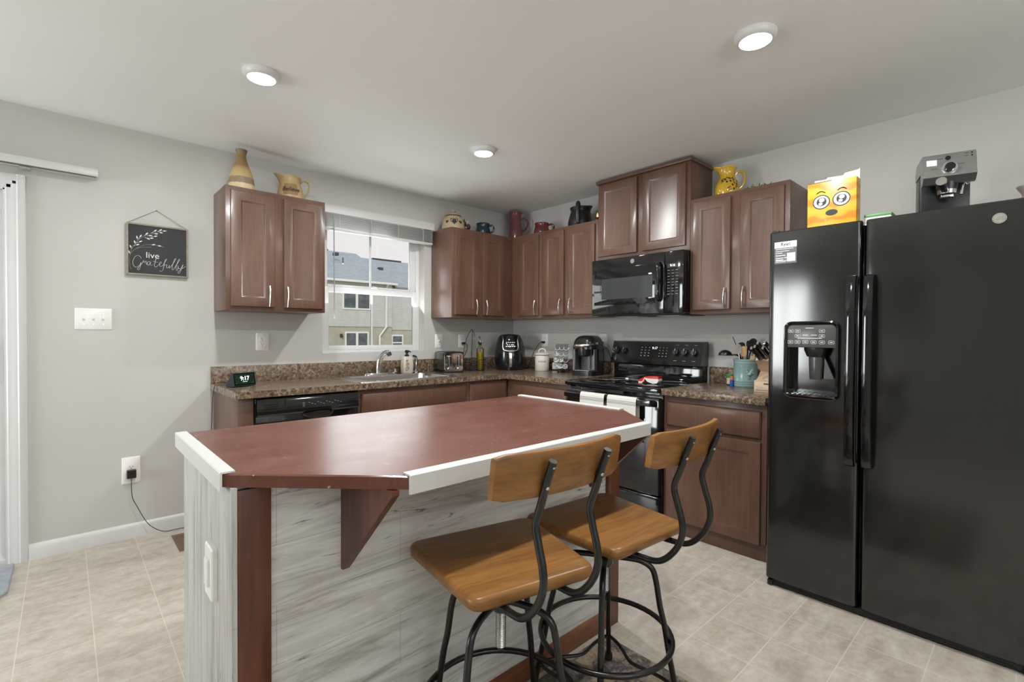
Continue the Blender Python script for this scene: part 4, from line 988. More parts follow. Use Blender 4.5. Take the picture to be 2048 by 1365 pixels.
# ------------------------------------------------------------------ things on the refrigerator
ZF = FTOP + .0005
def snack_box():
    y0, y1, x0, x1, zt = -3.098, -2.898, -.725, -.655, 1.968
    t = thing('cardboard_box', 'orange cardboard box with a big-eyed face, standing on the refrigerator', 'box', ((x0 + x1) / 2, (y0 + y1) / 2, ZF))
    m, nt, bs = nodes_of('orange_swirl_card')
    v = coords(nt, (1, 1, 1)); wv = N(nt, 'ShaderNodeTexWave', wave_type='BANDS', bands_direction='Z'); wv.inputs['Scale'].default_value = 4.2; wv.inputs['Distortion'].default_value = 5; wv.inputs['Detail'].default_value = 1; wv.inputs['Detail Scale'].default_value = 2.2
    nt.links.new(v, wv.inputs['Vector']); nt.links.new(ramp(nt, wv.outputs['Fac'], [(0, (.62, .22, .015)), (.22, (.66, .27, .02)), (.34, (.70, .36, .025)), (1, (.72, .40, .035))]), bs.inputs['Base Color']); bs.inputs['Roughness'].default_value = .35
    b = MB(); b.box(x0, x1, y0, y1, ZF, zt, .001); part('carton', b, m, t)
    b = MB(); b.prism([(y0 + .002, zt), (y1 - .012, zt), (y1 - .012, zt + .030), (-2.96, zt + .028), (-2.965, zt + .036), (-3.03, zt + .032), (-3.035, zt + .042), (y0 + .006, zt + .046), (y0 + .002, zt + .054)], lambda y, z: (x1 - .006, y, z), lambda y, z: (x1 - .004, y, z)); part('open_flap', b, P('card_white', (.72, .68, .66), .6), t)
    b = MB(); b.box(x1 - .0065, x1 - .0062, -2.955, y1 - .013, zt, zt + .018); b.box(x0 + .002, x0 + .0035, y0 + .10, y1 - .001, zt, zt + .004); part('inner_flap', b, P('card_brown', (.11, .035, .03), .6), t)
    ym, X = (y0 + y1) / 2, x0
    U, V = (0, -1, 0), (0, 0, 1)
    def face_disc(mb, dy, z, ru, rv, l): mb.disc((X, ym + dy, z), U, V, ru, rv, 32, (-l, 0, 0))
    for dy, z in ((.041, 1.874), (-.041, 1.876)):
        b = MB(); b.mi = 0; face_disc(b, dy, z, .0365, .034, .0005); b.mi = 1; face_disc(b, dy, z, .0315, .029, .0009); b.mi = 0; face_disc(b, dy - .001, z + .001, .021, .0205, .0013)
        b.mi = 1; face_disc(b, dy - .002, z + .009, .0115, .0095, .0017); face_disc(b, dy + .003, z - .009, .0085, .007, .0017); part('printed_eye', b, [P('print_black', (.02, .018, .018), .4), P('print_bright', (.80, .81, .85), .4)], t, recalc=False)
    b = MB(); face_disc(b, -.002, 1.818, .025, .0145, .0006); part('printed_mouth', b, MATS['print_black'], t, recalc=False)
    for dy, z in ((.043, 1.922), (-.043, 1.924)): b = MB(); b.tube([(X - .0006, ym + dy + a, z + c_) for a, c_ in ((.018, -.006), (.008, .001), (0, .0025), (-.008, .001), (-.018, -.006))], .0022, 6, False, 3); part('printed_brow', b, MATS['print_black'], t)
    b = MB(); rnd = random.Random(5)
    for i in range(14):
        y, z, s = ym + rnd.uniform(-.09, .09), rnd.choice([rnd.uniform(1.745, 1.80), rnd.uniform(1.925, 1.955)]), rnd.uniform(.003, .006)
        V_ = [b.bm.verts.new((X - .0006, y + q * math.cos(a), z + q * math.sin(a))) for k in range(8) for q, a in (((s if k % 2 == 0 else s * .3), k * PI / 4),)]
        b.face(V_)
    part('printed_stars', b, P('print_peach', (.80, .52, .22), .4), t, recalc=False)
snack_box()
t = thing('carton', 'flat white carton with a green lid edge on the refrigerator, right of the orange box', 'box', (-.57, -3.16, ZF))
b = MB(); b.box(-.655, -.485, -3.215, -3.115, ZF, 1.783, .002); part('body', b, MATS['card_white'], t)
b = MB(); b.box(-.657, -.483, -3.217, -3.113, 1.783, 1.796, .003); part('lid', b, P('carton_green', (.12, .33, .12), .45), t)
def espresso():
    c = (-.56, -3.385, ZF); t = thing('espresso_machine', 'steel and black espresso machine on the refrigerator', 'coffee machine', c, None, True, R(15))
    # local frame: -x faces the room
    hw = .084; zh0, zh1 = .178, .285
    b = MB(); b.box(.0, .115, -hw, hw, 0, zh0 + .04, .006); b.box(-.09, .0, -hw, hw, 0, .02, .004); part('body', b, M_blackp, t)
    b = MB(); b.loft([[(x, y, z) for x, z in ((-.095, zh0), (-.100, zh0 + .004), (-.078, zh1 - .012), (-.068, zh1), (.085, zh1), (.115, zh1 - .03), (.115, zh0 + .0405), (-.02, zh0 + .0405), (-.055, zh0 - .022), (-.075, zh0 - .022))] for y in (-hw - .002, hw + .002)]); part('head', b, P('espresso_steel', (.36, .36, .355), .33, .85, col2=(.42, .42, .415), nscale=20, nstretch=(1, 1, 12)), t)
    fp = lambda y, z, l=0: Vector((-.100 + .022 * (z - zh0) / (zh1 - zh0 - .012) - l, y, z))
    n = Vector((-1, 0, .2)).normalized()
    b = MB(); p = fp(-.0, zh0 + .038); b.cyl(p, p + n * .007, .0265, .0255, 32); part('dial_ring', b, M_chrome, t)
    b = MB(); b.cyl(p + n * .005, p + n * .020, .0185, .017, 28); part('dial', b, M_black, t)
    b = MB(); p = fp(.004, zh0 + .083); b.cyl(p - n * .001, p + n * .004, .0095, .009, 20); part('power_button', b, M_black, t)
    b = MB(); b.prism([(.040, zh0 + .055), (.074, zh0 + .057), (.074, zh0 + .083), (.040, zh0 + .081)], lambda y, z: fp(y, z, .0003), lambda y, z: fp(y, z, .0008)); part('paper_label', b, P('paper', (.74, .72, .71), .6), t)
    b = MB()
    for y, z, w_ in ((.028, .082, .008), (-.038, .050, .010), (.048, .040, .011), (-.055, .094, .006), (-.055, .082, .006)): b.prism([(y - w_, zh0 + z), (y + w_, zh0 + z), (y + w_, zh0 + z + .0018), (y - w_, zh0 + z + .0018)], lambda a, z_: fp(a, z_, .0002), lambda a, z_: fp(a, z_, .0006))
    for z in (.092, .080): b.prism([(-.075, zh0 + z), (-.069, zh0 + z), (-.069, zh0 + z + .006), (-.075, zh0 + z + .006)], lambda a, z_: fp(a, z_, .0002), lambda a, z_: fp(a, z_, .0006))
    part('panel_marks', b, M_slot, t)
    b = MB(); b.cyl((-.045, 0, zh0 - .045), (-.045, 0, zh0 - .012), .034, .038, 28); part('brew_head', b, M_blackp, t)
    b = MB(); b.cyl((-.045, 0, zh0 - .062), (-.045, 0, zh0 - .040), .031, .033, 28); b.box(-.062, -.030, -.020, .022, zh0 - .078, zh0 - .063, .003); pf = part('portafilter', b, M_chrome, t)
    b = MB(); b.cyl((-.06, .008, zh0 - .050), (-.150, .034, zh0 - .030), .012, .0165, 20); part('portafilter_handle', b, M_blackp, pf)
    b = MB(); b.cyl((-.148, .0334, zh0 - .0305), (-.156, .0358, zh0 - .0288), .018, .018, 24); part('handle_ring', b, M_chrome, pf)
    b = MB(); b.tube([(-.04, -.072, zh0 - .015), (-.046, -.064, zh0 - .028), (-.05, -.058, zh0 - .022), (-.055, -.050, zh0 - .030)], .003, 8); b.cyl((-.055, -.050, zh0 - .03), (-.063, -.043, zh0 - .072), .0045, .005, 12); part('steam_wand', b, M_chrome, t)
espresso()
b = MB(); b.lathe(smoothprof([(.001, 0), (.04, 0), (.052, .02), (.05, .06), (.030, .092), (.024, .105), (.036, .128), (.042, .140), (.036, .140), (.02, .105), (.001, .09)], 4), (-.40, -3.640, ZF), 32)
solo('vase', b, P('pale_pink_glaze', (.60, .50, .46), .35), 'small pale pink vase at the right end of the refrigerator top', 'vase')

# ------------------------------------------------------------------ things on the worktops
def smart_display():
    t = thing('smart_display', 'small black smart display showing the time, at the left end of the worktop', 'display', (-2.592, -.31, CT + .0004), None, True, R(24))
    w_ = .074; b = MB()
    pr = [(-.034, .004), (-.036, .010), (-.022, .084), (-.014, .086), (.040, .014), (.040, .004), (.036, .0)]
    b.loft([[(x * .985 if False else x, y, z) for y, z in pr] for x in (-w_, w_)]); body = part('body', b, P('charcoal_fabric', (.016, .017, .02), .7), t)
    f = lambda x, v, l: Vector((x, -.036 + .014 * v - l, .010 + .074 * v))
    m, nt, bs = nodes_of('lit_leaf_screen')
    n_ = noise(nt, coords(nt), 28, 4, .6, 1.5); c = ramp(nt, n_, [(.36, (.004, .008, .006)), (.58, (.008, .022, .010)), (.75, (.03, .075, .02))])
    nt.links.new(c, bs.inputs['Base Color']); nt.links.new(c, bs.inputs['Emission Color']); bs.inputs['Emission Strength'].default_value = .9; bs.inputs['Roughness'].default_value = .15
    b = MB(); b.prism([(-w_ + .002, .02), (w_ - .002, .02), (w_ - .002, .99), (-w_ + .002, .99)], lambda x, v: f(x, v, -.001), lambda x, v: f(x, v, .001)); part('bezel', b, M_black, t)
    b = MB(); b.prism([(-w_ + .010, .12), (w_ - .010, .12), (w_ - .010, .90), (-w_ + .010, .90)], lambda x, v: f(x, v, .0009), lambda x, v: f(x, v, .0014)); s = part('screen', b, m, t)
    n = Vector((0, -.98, .19)); b = MB(); b.text('9:17', .036, f(.0, .55, .0018), (1, 0, 0), Vector((0, .19, .98)), n, .0004, bold=.0006)
    b.prism([(-.016, .28), (.016, .28), (.016, .30), (-.016, .30)], lambda x, v: f(x, v, .0016), lambda x, v: f(x, v, .0019)); part('clock_digits', b, MATS['screen_white'], s)
smart_display()
def toaster():
    t = thing('toaster', 'four-slice toaster with chrome front, between sink and wire basket', 'toaster', (-.940, -.262, CT + .0004), None, True, R(-11))
    hw, D_, H = .098, .205, .180
    def sec(y, k): return [(x, y, z) for x, z in [(a, c) for a, c in rrect(-hw + k, hw - k, .012, H - k, .022, 5)]]
    b = MB(); b.loft([sec(.0, .006), sec(.006, .0), sec(D_ - .02, 0), sec(D_, .012)]); part('shell', b, P('toaster_black', (.018, .019, .021), .12, coat=.4), t)
    b = MB(); b.loft([sec(-.002, .010), sec(-.006, .012), sec(-.006, .016)], True, True); part('front_plate', b, M_chrome, t)
    for x in (-.042, .048):
        b = MB(); b.box(x - .017, x + .017, -.0075, -.0055, .058, .150, .003); part('lever_slot', b, M_black, t)
        b = MB(); b.box(x - .016, x + .016, -.026, -.006, .136, .149, .004); b.loft([[(x + a, -.010 - d, z) for a, d in ((-.008, 0), (.008, 0), (.006, .006), (-.006, .006))] for z in (.06, .136)]); part('lever', b, M_chrome, t)
        b = MB(); b.cyl((x, -.006, .036), (x, -.020, .036), .0125, .0115, 20); part('dial', b, M_chrome, t)
        b = MB(); b.cyl((x - .03, -.006, .036), (x - .03, -.0085, .036), .006, None, 14); part('button', b, M_matte, t)
    b = MB()
    for x in (-.066, -.022, .022, .066): b.box(x - .012, x + .012, .03, D_ - .04, H - .004, H + .0006)
    part('bread_slots', b, M_slot, t)
    b = MB(); b.box(-hw + .004, hw - .004, -.003, D_ - .008, 0, .014, .003); part('base', b, M_matte, t)
toaster()
def basket():
    c = (-.628, -.152, CT); t = thing('wire_basket', 'black wire basket with a tall banana hook, holding the oil bottles', 'basket', (c[0], c[1], CT))
    b = MB(); rr = .108
    def ring(r_, z, th): b.tube([(c[0] + r_ * math.cos(2 * PI * k / 40), c[1] + r_ * math.sin(2 * PI * k / 40), CT + z) for k in range(40)], th, 6, True, 0)
    for z, r_ in ((.004, .085), (.022, .095), (.040, .100), (.058, .103), (.076, .106), (.100, rr)): ring(r_, z, .0026 if z == .1 else .0017)
    for k in range(14):
        a = 2 * PI * k / 14; b.tube([(c[0] + q * math.cos(a), c[1] + q * math.sin(a), CT + z) for q, z in ((.03, .004), (.085, .004), (.096, .022), (rr, .100))], .0016, 6, False, 3)
    ring(.03, .004, .0017); ring(.06, .004, .0017)
    part('bowl', b, M_matte, t)
    b = MB(); b.tube([(-.668, -.165, CT + .006), (-.668, -.165, CT + .15), (-.665, -.165, CT + .30), (-.660, -.165, CT + .366), (-.672, -.165, CT + .372), (-.712, -.165, CT + .325), (-.745, -.165, CT + .24), (-.762, -.165, CT + .16), (-.766, -.165, CT + .08), (-.730, -.160, CT + .006)], .0028, 8)
    b.tube([(-.660, -.165, CT + .366), (-.645, -.167, CT + .345), (-.640, -.168, CT + .325), (-.648, -.168, CT + .31)], .0025, 8); part('hook', b, M_matte, t)
basket()
def bottle(label, x, y, r_, hl, col, htot):
    t = thing('oil_bottle', label, 'bottle', (x, y, CT + .006), 'bottles in the wire basket')
    c = (x, y, CT + .006)
    b = MB(); b.lathe(smoothprof([(.001, 0), (r_ - .002, 0), (r_, .004), (r_, hl + .01), (r_ * .85, hl + .03), (.013, hl + .055), (.012, htot - .01), (.014, htot)], 3), c, 28); part('glass', b, M_clear, t)
    b = MB(); b.lathe([(.001, .003), (r_ - .003, .003), (r_ - .003, hl), (.001, hl)], c, 28); part('contents', b, col, t)
    b = MB(); b.lathe([(.008, htot - .012), (.013, htot - .004), (.013, htot + .010), (.006, htot + .012)], c, 16); part('stopper', b, M_matte, t)
    b = MB(); b.tube([(x, y, c[2] + htot + .01), (x, y, c[2] + htot + .04), (x - .004, y - .002, c[2] + htot + .058), (x - .012, y - .006, c[2] + htot + .066)], (.0035, .0025), 8); part('spout', b, M_chrome, t)
M_oilc = P('golden_oil', (.42, .27, .008), .15, col2=(.50, .34, .02), nscale=6, coat=.5); M_vin = P('dark_vinegar', (.006, .005, .012), .15)
bottle('glass bottle of golden oil in the wire basket', -.602, -.205, .034, .165, M_oilc, .240)
bottle('glass bottle of dark vinegar in the wire basket, behind the golden oil', -.556, -.135, .032, .098, M_vin, .245)
def fryer():
    t = thing('air_fryer', 'black egg-shaped air fryer with silver trim in the worktop corner', 'air fryer', (-.300, -.275, CT + .0004), None, True, 0)
    t.rotation_euler.z = view_ang(-.3, -.275) + PI / 2 + R(3)
    pr = smoothprof([(.001, 0), (.105, 0), (.122, .010), (.140, .06), (.146, .12), (.141, .19), (.126, .26), (.108, .305), (.092, .325), (.05, .335), (.001, .338)], 4)
    b = MB(); b.lathe(pr, (0, 0, 0), 56); part('body', b, P('fryer_black', (.010, .011, .012), .16, coat=.3), t)
    rf = rad(pr)
    def on(a, z, l): q = rf(z) + l; return (q * math.sin(a), -q * math.cos(a), z)
    b = MB(); g = [[b.bm.verts.new(on(a, z, .002)) for z in [.195 + .118 * j / 10 for j in range(11)]] for a in [-.55 + 1.1 * i / 16 for i in range(17)]]
    for i in range(16):
        for j in range(10): b.face([g[i][j], g[i + 1][j], g[i + 1][j + 1], g[i][j + 1]])
    pn_ = part('control_panel', b, M_glassb, t, recalc=False)
    out = [(-.78, .318), (-.70, .305), (-.58, .285), (-.55, .25), (-.53, .215), (-.44, .190), (-.22, .181), (0, .179), (.22, .181), (.44, .190), (.53, .215), (.55, .25), (.58, .285), (.70, .305), (.78, .318)]
    b = MB(); b.tube([on(a, z, .003) for a, z in out], .0048, 8, False, 5); part('silver_trim', b, M_nickel, t)
    b = MB()
    for i in range(5): b.disc(on(-.27 + .135 * i, .222, .0035), (1, 0, 0), (0, .1, 1), .008, .004, 12); b.disc(on(-.27 + .135 * i, .258, .0035), (1, 0, 0), (0, .1, 1), .006, .003, 12)
    for i in range(4): b.disc(on(-.2 + .135 * i, .236, .0035), (1, 0, 0), (0, .1, 1), .004, .004, 10)
    part('key_marks', b, P('lit_keys', (.8, .8, .8), .4, emit=(1, 1, 1), estr=.5), pn_, recalc=False)
    b = MB(); L = []
    for z, w_, d in ((.038, .010, .010), (.034, .014, .020), (.05, .0165, .024), (.10, .0165, .026), (.150, .0165, .024), (.166, .016, .014), (.174, .015, .004)):
        q = rf(z) - .006; L.append([(x, -(q) - y, z) for x, y in ((-w_, 0), (w_, 0), (w_, d * .7), (w_ * .7, d), (-w_ * .7, d), (-w_, d * .7))])
    b.loft(L); part('basket_handle', b, M_nickel, t, 'silver pull-out basket handle')
fryer()
def canister():
    c = (-.147, -.552, CT + .0003); t = thing('sugar_canister', 'white ceramic lidded canister lettered SUGAR', 'canister', c)
    M = P('white_ceramic', (.70, .66, .58), .25, col2=(.74, .70, .63), nscale=5)
    pr = [(.001, 0), (.062, 0), (.066, .006), (.066, .128), (.060, .140), (.001, .142)]
    b = MB(); b.lathe(pr, c, 44); part('body', b, M, t)
    b = MB(); b.lathe(smoothprof([(.062, .143), (.070, .145), (.070, .153), (.05, .163), (.02, .168), (.001, .169)], 3), c, 44)
    va = view_ang(c[0], c[1]) + PI / 2
    b.tube([(c[0] + q * math.cos(va), c[1] + q * math.sin(va), c[2] + z) for q, z in ((-.032, .160), (-.030, .185), (-.012, .199), (.012, .199), (.030, .185), (.032, .160))], .0065, 10); part('lid', b, M, t)
    b = MB(); wrap(b, 'SUGAR', .024, c, lambda z: .066, view_ang(c[0], c[1]), .085, bold=.0003); part('lettering', b, P('grey_ink', (.14, .14, .14), .5), t, recalc=False)
canister()
b = MB(); b.lathe(smoothprof([(.001, 0), (.030, 0), (.033, .006), (.033, .066), (.028, .076), (.001, .078)], 3), (-.085, -.668, CT + .0003), 28)
solo('small_jar', b, MATS['white_ceramic'], 'small white jar right of the sugar canister', 'jar')
def pods():
    c = Vector((-.185, -.822, CT + .0003)); va = view_ang(c.x, c.y) + R(-12)
    t = thing('pod_rack', 'clear tiered coffee pod rack between sugar canister and coffee maker', 'rack', c)
    f = Vector((math.cos(va), math.sin(va), 0)); s = Vector((-f.y, f.x, 0))
    b = MB(); b.lathe([(.001, 0), (.035, 0), (.035, .014), (.001, .014)], c, 24)
    q = [c + s * a + f * d for a, d in ((-.072, .048), (.072, .048), (.072, -.06), (-.072, -.06))]
    b.loft([[p + Vector((0, 0, .014)) for p in q], [p + Vector((0, 0, .030)) for p in q]]); part('base', b, M_black, t)
    P0 = lambda a, h, l=0: c + s * a + f * (.046 - .34 * (h - .03) + l) + Vector((0, 0, h))
    M_ac = glass_mat('clear_acrylic', (.86, .88, .9)); b = MB()
    b.loft([[P0(-.066, .031, -.006), P0(.066, .031, -.006), P0(.056, .250, -.006), P0(-.056, .250, -.006)], [P0(-.066, .031, -.002), P0(.066, .031, -.002), P0(.056, .250, -.002), P0(-.056, .250, -.002)]])
    b.loft([[P0(-.060, .031, -.07), P0(.060, .031, -.07), P0(.056, .250, -.012), P0(-.056, .250, -.012)], [P0(-.060, .031, -.072), P0(.060, .031, -.072), P0(.056, .250, -.0125), P0(-.056, .250, -.0125)]])
    part('panel', b, M_ac, t)
    vv = Vector((0, 0, 1)) - f * .34; vv.normalize(); nn = s.cross(vv); nn = nn if nn.dot(f) > 0 else -nn
    rows = [(.058, (-.042, 0, .042)), (.112, (-.042, 0, .042)), (.166, (-.042, 0, .042)), (.218, (-.040, 0, .040))]
    b = MB()
    for h, xs in rows:
        for a in xs: b.tube([P0(a, h) + s * .0225 * math.cos(2 * PI * k / 20) + vv * .0225 * math.sin(2 * PI * k / 20) for k in range(20)], .0022, 6, True, 0)
    part('rings', b, M_nickel, t)
    full = [(.058, -.042, 'bottom left'), (.058, 0, 'bottom middle'), (.058, .042, 'bottom right'), (.112, 0, 'second-row middle'), (.112, .042, 'second-row right'), (.166, .042, 'third-row right')]
    for h, a, w_ in full:
        # s points left as seen from the room, so mirror a
        p = P0(-a, h); mb = MB(); mb.cyl(p - nn * .030, p - nn * .001, .014, .0185, 18); mb.cyl(p - nn * .001, p + nn * .0015, .021, None, 18)
        u = tag(link('coffee_pod', mb, P('pod_foil', (.07, .07, .07), .45, 0, col2=(.42, .42, .42), nscale=60, lo=.42, hi=.6)), 'silver coffee pod in the clear rack, ' + w_ + ' ring', 'coffee pod', 'coffee pods in the rack')
pods()
def coffee():
    t = thing('coffee_maker', 'black single-cup coffee maker left of the range', 'coffee maker', (-.205, -1.135, CT + .0004), None, True, R(10))
    # local frame: -x is the front
    M_g = P('coffee_grey', (.045, .045, .047), .3); M_k = P('coffee_black', (.013, .013, .014), .22)
    hw = .098
    b = MB(); b.loft([zl(rrect(-.118, .125, -hw, hw, .04), z) for z in (0, .036)] + [zl(rrect(-.114, .121, -hw + .004, hw - .004, .038), .040)]); part('base', b, M_k, t)
    b = MB(); b.box(-.105, -.015, -.065, .065, .040, .043); part('drip_grid', b, M_steel, t)
    b = MB(); b.loft([zl(rrect(-.022, .120, -hw + .003, hw - .022, .03), .040), zl(rrect(-.022, .120, -hw + .003, hw - .022, .03), .225)]); part('column', b, M_k, t)
    b = MB(); b.loft([zl(rrect(-.030, .06, -.055, .060, .028), .0435), zl(rrect(-.030, .06, -.055, .060, .028), .215)]); part('cup_bay', b, M_g, t)
    b = MB(); b.loft([zl(rrect(-.085, .118, hw - .021, hw + .006, .010), .02), zl(rrect(-.075, .118, hw - .021, hw + .006, .010), .245)]); part('water_tank', b, P('smoke_tank', (.09, .09, .095), .1, spec=.6), t)
    L = []
    for k in range(9):
        a = k / 8; z = .215 + .112 * math.sin(a * PI / 2); sft = 1 - math.cos(a * PI / 2); i = .085 * sft ** 1.3
        L.append(zl(rrect(-.115 + i * .9, .122 - i * .5, -hw + i * .75, hw - i * .75, max(.012, .055 - i * .2)), z))
    b = MB(); b.loft(L); part('head', b, M_k, t)
    b = MB(); b.lathe([(.034, .155), (.046, .165), (.052, .215), (.05, .235)], (-.072, 0, 0), 28); part('brew_chamber', b, M_k, t)
    b = MB(); b.tube([(-.01, -.090, .262), (-.085, -.082, .252), (-.128, -.045, .245), (-.138, 0, .243), (-.128, .045, .245), (-.085, .082, .252), (-.01, .090, .262)], .0085, 10, False, 6, 1.4); part('lift_handle', b, M_nickel, t)
    b = MB(); b.box(-.105, -.06, -.035, .035, .262, .272, .004); part('display_pad', b, M_steel, t)
    b = MB()
    for k in range(4): b.ell((.01 + k * .018, -.0865, .262 + .006 * math.sin(k)), .006, .003, .004, 10, 6)
    part('buttons', b, P('amber_mark', (.45, .30, .16), .3), t)
coffee()
# spice jar, lighter, crock with utensils, knife block
t = thing('spice_jar', 'small spice jar with green cap in front of the backsplash', 'jar', (-.125, -2.272, CT))
b = MB(); b.lathe([(.001, 0), (.020, 0), (.021, .004), (.021, .046), (.017, .052)], (-.125, -2.272, CT + .0003), 24); part('body', b, P('spice_label', (.62, .50, .40), .4, col2=(.30, .16, .08), nscale=50), t)
b = MB(); b.lathe([(.0212, 0), (.0214, .001), (.0214, .008), (.0212, .009)], (-.125, -2.272, CT + .0008), 24); part('base_band', b, M_matte, t)
b = MB(); b.lathe([(.0212, .052), (.0222, .054), (.0222, .071), (.020, .073), (.001, .073)], (-.125, -2.272, CT), 24); part('cap', b, P('cap_green', (.03, .25, .07), .35), t)
t = thing('small_tube', 'small blue tube with orange cap tucked beside the blue-green crock', 'tube', (-.185, -2.308, CT))
b = MB(); b.lathe([(.001, 0), (.011, 0), (.012, .003), (.012, .040), (.009, .043)], (-.185, -2.310, CT + .0003), 18); part('body', b, P('tube_blue', (.02, .10, .42), .3), t)
b = MB(); b.lathe([(.0095, .043), (.0105, .044), (.010, .066), (.001, .067)], (-.185, -2.310, CT), 18); part('cap', b, P('tube_orange', (.60, .17, .05), .35), t)
CK = (-.128, -2.374, CT + .0003)
def crock():
    t = thing('utensil_crock', 'blue-green ceramic utensil crock with embossed rooster', 'crock', CK)
    M = P('celadon_glaze', (.215, .325, .325), .22, col2=(.27, .39, .385), nscale=9, coat=.3)
    pr = [(.001, 0), (.070, 0), (.0735, .006), (.0735, .014), (.0715, .016), (.0735, .019), (.0735, .028), (.0715, .030), (.0735, .033), (.0735, .042), (.0720, .046), (.0720, .150), (.0738, .153), (.0738, .160), (.072, .162), (.0745, .166), (.0755, .178), (.0725, .180), (.067, .178), (.066, .02), (.001, .015)]
    b = MB(); b.lathe(pr, CK, 56); part('body', b, M, t)
    va = view_ang(CK[0], CK[1]); rf = lambda z: .072
    b = MB(); wrap(b, 'UTENSILS', .0165, CK, rf, va + .05, .138, bold=.0005, lift=.0012)
    part('lettering', b, M, t, recalc=False)
    b = MB()
    def bl(da, z, rx, rz, l=.003):
        r_ = .072; a = va + da; b.ell((CK[0] + r_ * math.cos(a), CK[1] + r_ * math.sin(a), CK[2] + z), rx * .6 + .002, rx, rz, 14, 8)
    for da, z, rx, rz in ((.30, .085, .016, .013), (.44, .095, .010, .014), (.14, .098, .008, .012), (.10, .112, .006, .006), (.55, .108, .009, .010), (.62, .092, .007, .012), (.27, .066, .003, .010), (.37, .066, .003, .010), (.25, .056, .006, .002), (.39, .056, .006, .002), (.12, .120, .005, .003)): bl(da, z, rx, rz)
    part('embossed_rooster', b, M, t)
crock()
M_wood = P('pale_utensil_wood', (.42, .26, .12), .5, col2=(.55, .37, .19), nscale=10, nstretch=(4, 4, 1))
def utensil(name, label, base, tip, mat, head, r_=.005, hm=None):
    t = thing(name, label, 'utensil', (base[0], base[1], base[2]), 'utensils in the crock')
    b = MB(); b.cyl(base, tip, r_, r_ * .8, 10); part('handle', b, mat, t)
    if head:
        m = MB(); head(m, Vector(tip), (Vector(tip) - Vector(base)).normalized()); part('head', m, hm or mat, t)
X, Y, Zc = CK[0], CK[1], CK[2] + .022
va = view_ang(X, Y); F_ = Vector((math.cos(va), math.sin(va), 0)); S_ = Vector((F_.y, -F_.x, 0))   # S_: to the left in the photo
if S_.dot(Vector((0, 1, 0))) < 0: S_ = -S_
def at(sd, fd, z): p = Vector((X, Y, CT)) + S_ * sd + F_ * fd; return (p.x, p.y, CT + z)
def ladle(m, p, d):
    c = p; L = []
    for j in range(7):
        a = PI / 2 * j / 6; L.append([(c.x + .043 * math.sin(a) * math.cos(2 * PI * k / 24), c.y + .043 * math.sin(a) * math.sin(2 * PI * k / 24), c.z - .030 + .036 * math.cos(a)) for k in range(24)])
    L[0] = [(c.x + .003 * math.cos(2 * PI * k / 24), c.y + .003 * math.sin(2 * PI * k / 24), c.z + .006) for k in range(24)]
    L += [[(c.x + .040 * math.sin(a) * math.cos(2 * PI * k / 24), c.y + .040 * math.sin(a) * math.sin(2 * PI * k / 24), c.z - .031 + .032 * math.cos(a)) for k in range(24)] for a in [PI / 2 * j / 6 for j in (6, 5, 4, 3, 2, 1)]]
    m.loft(L)
t = thing('ladle', 'black ladle hooked over the left side of the crock, bowl upside down', 'utensil', at(.118, .01, .20), 'utensils in the crock')
b = MB(); ladle(b, Vector(at(.122, .012, .232)), None); part('head', b, M_blackp, t)
b = MB(); b.tube([at(.082, .012, .204), at(.060, .01, .206), at(.035, .0, .19), at(.0, -.01, .10), at(-.02, -.01, .03)], .0055, 10); part('handle', b, M_blackp, t)
def flat(w_, h, th=.003, hole=None):
    def f(m, p, d):
        s = d.cross(F_).normalized(); n = s.cross(d).normalized(); pts = []
        for k in range(20):
            a = 2 * PI * k / 20; x, y = math.cos(a), math.sin(a); pts.append((w_ * math.copysign(abs(x) ** .7, x), h * math.copysign(abs(y) ** .7, y) + h * .9))
        m.prism(pts, lambda x, y: p + s * x + d * y - n * th, lambda x, y: p + s * x + d * y + n * th)
    return f
def spoonhead(m, p, d):
    s = d.cross(F_).normalized(); n = s.cross(d).normalized(); L = []
    for j in range(8):
        r_ = j / 7; L.append([p + d * (.038 + .044 * r_ * math.sin(2 * PI * k / 20)) + s * .030 * r_ * math.cos(2 * PI * k / 20) - n * .012 * (1 - r_ * r_) for k in range(20)])
    L[0] = [q + s * .001 * math.cos(2 * PI * k / 20) + d * .001 * math.sin(2 * PI * k / 20) for k, q in enumerate(L[0])]
    L.append([q + n * .003 for q in L[-1]]); L.append([p + d * .038 + n * .0035 + s * .001 * math.cos(2 * PI * k / 20) + d * .001 * math.sin(2 * PI * k / 20) for k in range(20)])
    m.loft(L)
utensil('skewer', 'thin dark stick leaning out to the left, the longest in the crock', at(-.035, .02, .03), at(.078, .03, .325), P('dark_stick', (.04, .025, .018), .4), None, .0032)
utensil('serving_spoon', 'black serving spoon rising from the crock, tilted right', at(.02, -.02, .03), at(-.030, -.02, .235), M_blackp, spoonhead)
utensil('turner', 'steel turner standing upright at the left of the crock', at(.02, .035, .03), at(.040, .035, .215), M_steel, flat(.019, .033))
utensil('wooden_spoon', 'pale wooden spatula standing in the middle of the crock', at(.0, .02, .03), at(.010, .03, .20), M_wood, flat(.018, .034))
utensil('wooden_spoon', 'short wooden spoon leaning right at the front of the crock', at(.01, .03, .03), at(-.035, .05, .175), M_wood, flat(.013, .016))
utensil('whisk_handle', 'steel handle leaning far right in the crock', at(.03, 0, .03), at(-.058, .0, .225), M_steel, None, .0065)
utensil('tongs', 'black tongs with grey grip in the crock, right of the wooden spatula', at(.0, .0, .03), at(-.012, .02, .262), M_blackp, flat(.010, .02, .004), .006)
utensil('spatula', 'black slotted spatula at the back of the crock', at(.0, -.03, .03), at(.022, -.03, .235), M_blackp, flat(.022, .028))
